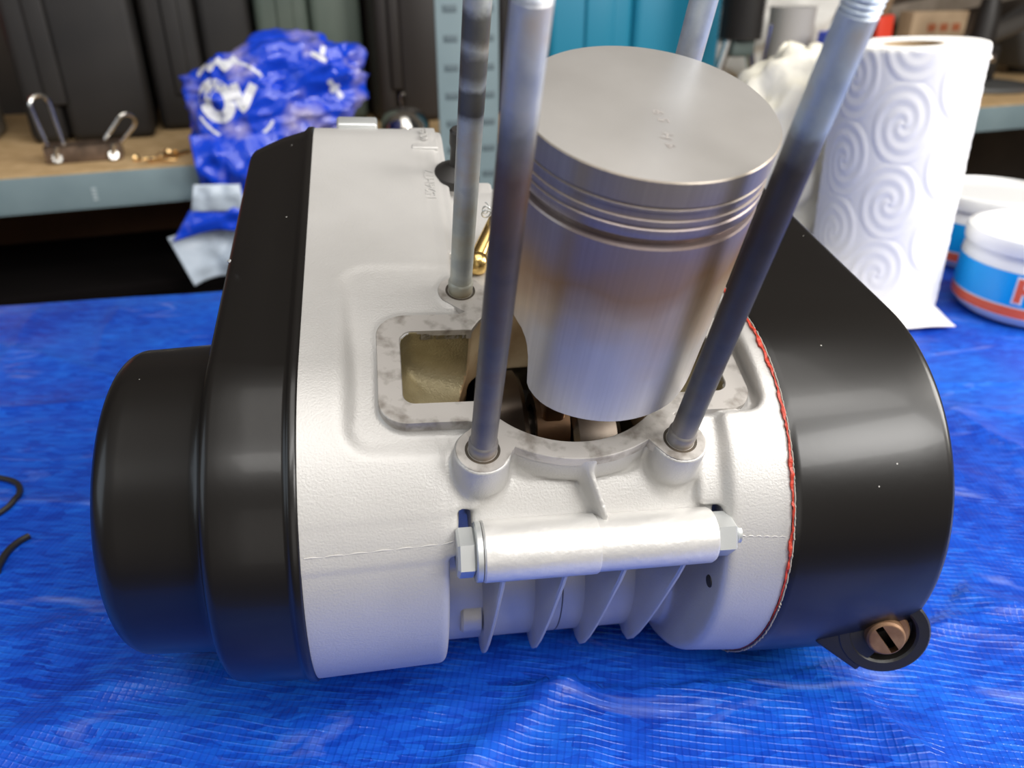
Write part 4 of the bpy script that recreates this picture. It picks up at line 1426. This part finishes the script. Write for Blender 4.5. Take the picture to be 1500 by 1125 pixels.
g = G(); g.box((-0.25, 0, 0), (0.55, 0.08, 0.16), None, 0.01)
g.box((-0.12, -0.01, 0.14), (-0.06, 0.05, 0.36), Matrix.Rotation(R(10), 4, 'Y'), 0.006); g.box((0.16, -0.01, 0.1), (0.24, 0.05, 0.36), Matrix.Rotation(R(-12), 4, 'Y'), 0.006); g.box((0.36, 0, 0.1), (0.45, 0.05, 0.40), Matrix.Rotation(R(6), 4, 'Y'), 0.006)
g.build('tray_body', mat('dark_brown_tools', (0.045, 0.032, 0.024), 0.6, col2=(0.10, 0.07, 0.05), nscale=18), t)

# lower shelf load: brown carton and a yellow cable
t = sthing('shade_box', 0.02, 0.032, 'black box added as the shade under the shelf, in front of the brown carton', 'shade box', z=ZB - 0.619)  # added box, near-black to stand in for the shade under the shelf
g = G(); g.box((-0.45, 0.0, 0), (0.85, 0.30, 0.435), None, 0.004); g.build('shade_box_body', mat('shade_black', (0.004, 0.003, 0.003), 0.95, spec=0.1), t)
g = G(); g.box((-0.46, -0.006, 0.415), (0.86, 0.30, 0.436), None, 0.004); g.build('rim', bpy.data.materials['shade_black'], t)
t = sthing('brown_carton', 0.02, 0.345, 'dim brown cardboard carton under the shelf at the left', 'box', z=ZB - 0.62)
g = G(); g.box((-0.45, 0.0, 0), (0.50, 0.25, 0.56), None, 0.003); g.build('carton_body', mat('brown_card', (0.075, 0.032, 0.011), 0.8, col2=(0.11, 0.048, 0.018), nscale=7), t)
cb = G(); pts = [tuple(sw(1.9 + 0.6 * i / 30, 0.08 + 0.05 * math.sin(i * 0.7), ZB - 0.62 + 0.022 + 0.001 * math.sin(i * 0.5))) for i in range(31)]
cb.tube(pts, 0.02, 10)
tag(cb.build('cable', mat('yellow_cable', (0.55, 0.42, 0.03), 0.5), None), 'yellow cable lying in the dark below the shelf at the right', 'cable')

# ================================================================== THINGS ON THE TARP AT THE RIGHT
# kitchen roll with embossed swirls
roll = empty('paper_roll', (0.336, 0.680, 0.0035)); roll.rotation_euler = (0, R(-3.0), 0)
tag(roll, 'tall white kitchen paper roll embossed with swirls standing on the tarp', 'paper roll')
paper = mat('embossed_tissue', (0.86, 0.85, 0.83), 0.85, bump=0.25, bscale=700, bdist=0.0003)
RR, RH = 0.0560, 0.221
nt_, nz_ = 620, 380
th = np.linspace(0, 2 * PI, nt_, endpoint=False); zz_ = np.linspace(0.0, RH, nz_)
TH, ZH = np.meshgrid(th, zz_, indexing='ij')
S_ = TH * RR * 1000; Zm = ZH * 1000
cw, chh = 2 * PI * RR * 1000 / 8, 62.0
ci = np.floor(S_ / cw)
cx_ = (ci + 0.5) * cw
zo_ = np.where(ci % 2 == 0, 12.0, 12.0 + chh / 2)
cj = np.round((Zm - zo_) / chh); cz_ = cj * chh + zo_
dx_ = (S_ - cx_); dz_ = (Zm - cz_) * 0.78
rho = np.hypot(dx_, dz_); phi = np.arctan2(dz_, dx_)
sw_ = np.sin(2 * PI * rho / 8.4 - 2.0 * phi) * np.clip((27 - rho) / 3, 0, 1)
rad_ = RR + 0.00027 * sw_ - 0.0004 * np.clip((rho - 21) / 5, 0, 1)
end = np.minimum(Zm, RH * 1000 - Zm)
rad_ = rad_ - 0.0015 * np.exp(-end / 1.2)
V = np.stack([rad_ * np.cos(TH), rad_ * np.sin(TH), ZH], -1).reshape(-1, 3)
ii, jj = np.meshgrid(np.arange(nt_), np.arange(nz_ - 1), indexing='ij')
i2 = (ii + 1) % nt_
Fq = np.stack([ii * nz_ + jj, i2 * nz_ + jj, i2 * nz_ + jj + 1, ii * nz_ + jj + 1], -1).reshape(-1, 4)
me = bpy.data.meshes.new('roll_paper')
me.vertices.add(len(V)); me.vertices.foreach_set('co', V.astype(np.float32).ravel())
me.loops.add(Fq.size); me.loops.foreach_set('vertex_index', Fq.ravel().astype(np.int32))
me.polygons.add(len(Fq)); me.polygons.foreach_set('loop_start', np.arange(0, Fq.size, 4, dtype=np.int32))
me.polygons.foreach_set('use_smooth', np.ones(len(Fq), bool)); me.materials.append(paper); me.update(calc_edges=True)
o = bpy.data.objects.new('roll_paper', me); COL.objects.link(o); o.parent = roll
g = G(); g.lathe([(RR - 0.0015, RH), (RR - 0.004, RH + 0.0008), (0.045, RH - 0.0005), (0.0225, RH - 0.0005), (0.0225, RH - 0.03)], 90)
g.build('roll_end', paper, roll, sharp=60)
g = G(); g.lathe([(0.0222, RH - 0.0005), (0.0205, RH - 0.0005), (0.0205, 0.0), (0.0222, 0.0)], 60); g.build('cardboard_core', mat('core_card', (0.45, 0.33, 0.20), 0.8), roll)


def loose(a, b):
    x = -0.095 + 0.138 * a
    y = -0.085 + 0.12 * b + 0.01 * a
    z = 0.0018 + 0.004 * max(0, nz(a * 3, b * 3, 3)) + 0.0015 * math.sin(a * 9) ** 2 + 0.010 * (1 - a) ** 3 * (0.5 + 0.5 * math.sin(b * 5))
    return (x, y, z)


sheet('loose_sheet', paper, roll, 40, 30, loose)['label'] = 'white sheet lying under the foot of the roll'

# white plastic bag heap behind the engine
filmm = mat('white_bag_film', (0.78, 0.75, 0.64), 0.45, bump=0.6, bscale=22, bdist=0.006, sub=0.0)
crumple('white_bag', filmm, (0.262, 0.765, 0.003), (0.068, 0.045, 0.105), 'crumpled white plastic bag between the piston and the paper roll', 'bag', 1, amp=0.22)
crumple('tissue', paper, (0.222, 0.640, 0.003), (0.042, 0.032, 0.018), 'crumpled white tissue low between the right stud and the paper roll', 'tissue', 3, amp=0.25)
g = G(); g.box((-0.0, -0.012, 0), (0.045, 0.012, 0.016), None, 0.003)
o = g.build('marker_stub', mat('dark_olive', (0.03, 0.035, 0.012), 0.5), None); o.location = (0.205, 0.625, 0.036); o.rotation_euler = (0, R(12), -0.5)
tag(o, 'small dark stub with a green end lying on the white tissue', 'marker')
g = G(); g.box((-0.008, -0.0115, 0.0005), (0.001, 0.0115, 0.0155), None, 0.002); g.build('green_end', mat('green_plastic', (0.25, 0.50, 0.05), 0.5), o)

# sweet tubs
tubm = mat('tub_plastic', (0.80, 0.81, 0.82), 0.25, spec=0.5)
blueL = mat('label_blue', (0.0, 0.36, 0.85), 0.35)
redL = mat('label_red', (0.82, 0.13, 0.05), 0.35)
whiteL = mat('label_white', (0.86, 0.87, 0.90), 0.35)


def tub(loc, r_, h, label, rot, lean=0.0, lid=True, txt=0.0):
    t = empty('sweet_tub', loc, rot); t.rotation_euler = (0, lean, rot)
    tag(t, label, 'tub')
    g = G(); g.lathe([(0.0001, 0.0), (r_ * 0.80, 0.0), (r_ * 0.90, 0.004), (r_ * 0.965, 0.013), (r_ * 0.975, 0.018), (r_ * 0.985, h - 0.016), (r_ * 0.94, h - 0.010), (r_ * 0.93, h)], 80)
    g.build('tub_body', tubm, t)
    ang0, ang1 = R(118), R(420)
    def band(z0, z1, m_, off, nm):
        V = []; F = []; K = 80
        for i in range(K + 1):
            a = ang0 + (ang1 - ang0) * i / K
            for z in (z0, z1):
                rr = r_ * (0.975 + 0.01 * (z - 0.018) / (h - 0.034)) + off
                V.append((rr * math.cos(a), rr * math.sin(a), z))
        for i in range(K): F.append((2 * i, 2 * i + 2, 2 * i + 3, 2 * i + 1))
        mk(nm, V, F, m_, t, True)
    z0 = 0.010; z1 = h - 0.020
    band(z0, z1, whiteL, 0.0004, 'label_edge')
    band(z0 + 0.001, z0 + (z1 - z0) * 0.23, redL, 0.0008, 'label_stripe')
    band(z0 + (z1 - z0) * 0.27, z1 - 0.001, blueL, 0.0008, 'label_band')
    for (dz, m_, sc_, off, nm) in ((0, whiteL, 1.0, 0.0013, 'lettering_outline'), (0, redL, 1.0, 0.0018, 'lettering')):
        c = bpy.data.curves.new('t', 'FONT'); c.body = 'HARIBO'; c.size = (z1 - z0) * 0.66; c.align_x = 'LEFT'; c.align_y = 'CENTER'
        c.offset = 0.0028 if nm == 'lettering_outline' else 0.0012
        oo = bpy.data.objects.new('t', c); COL.objects.link(oo)
        dg = bpy.context.evaluated_depsgraph_get(); dg.update()
        mm = bpy.data.meshes.new_from_object(oo.evaluated_get(dg))
        V = []
        for v in mm.vertices:
            a = txt + v.co.x / r_
            rr = r_ * 0.98 + off
            V.append((rr * math.cos(a), rr * math.sin(a), z0 + (z1 - z0) * 0.60 + v.co.y))
        F = [tuple(p.vertices) for p in mm.polygons]
        bpy.data.objects.remove(oo); bpy.data.curves.remove(c)
        mk(nm, V, F, m_, t, False)
    if lid:
        g = G(); g.lathe([(r_ * 0.93, h - 0.009), (r_ * 1.0, h - 0.008), (r_ * 1.01, h), (r_ * 0.99, h + 0.004), (r_ * 0.92, h + 0.005), (r_ * 0.88, h + 0.001), (0.0001, h + 0.001)], 80)
        g.build('lid', tubm, t)
    return t


tub((0.470, 0.655, 0.003), 0.065, 0.070, 'white plastic sweet tub with blue and red label nearest the camera at the right edge', 0.0, lid=True, txt=R(224))
tub((0.500, 0.795, 0.003), 0.065, 0.070, 'second white sweet tub half hidden behind the front one and the paper roll', 0.0, lid=True, txt=R(120))

# ================================================================== ROOM
floor_m = mat('concrete', (0.10, 0.095, 0.09), 0.8, col2=(0.14, 0.13, 0.12), nscale=4)
g = G(); g.box((-4, -3, -0.90), (5, 4.5, -0.85)); o = g.build('floor', floor_m, None, smooth=False); o['kind'] = 'structure'
g = G(); g.box((-3, 0.72, -0.85), (4, 0.80, 1.9), SM); o = g.build('wall_back', mat('dark_wall', (0.055, 0.045, 0.038), 0.8, col2=(0.08, 0.065, 0.055), nscale=5), None, smooth=False); o['kind'] = 'structure'
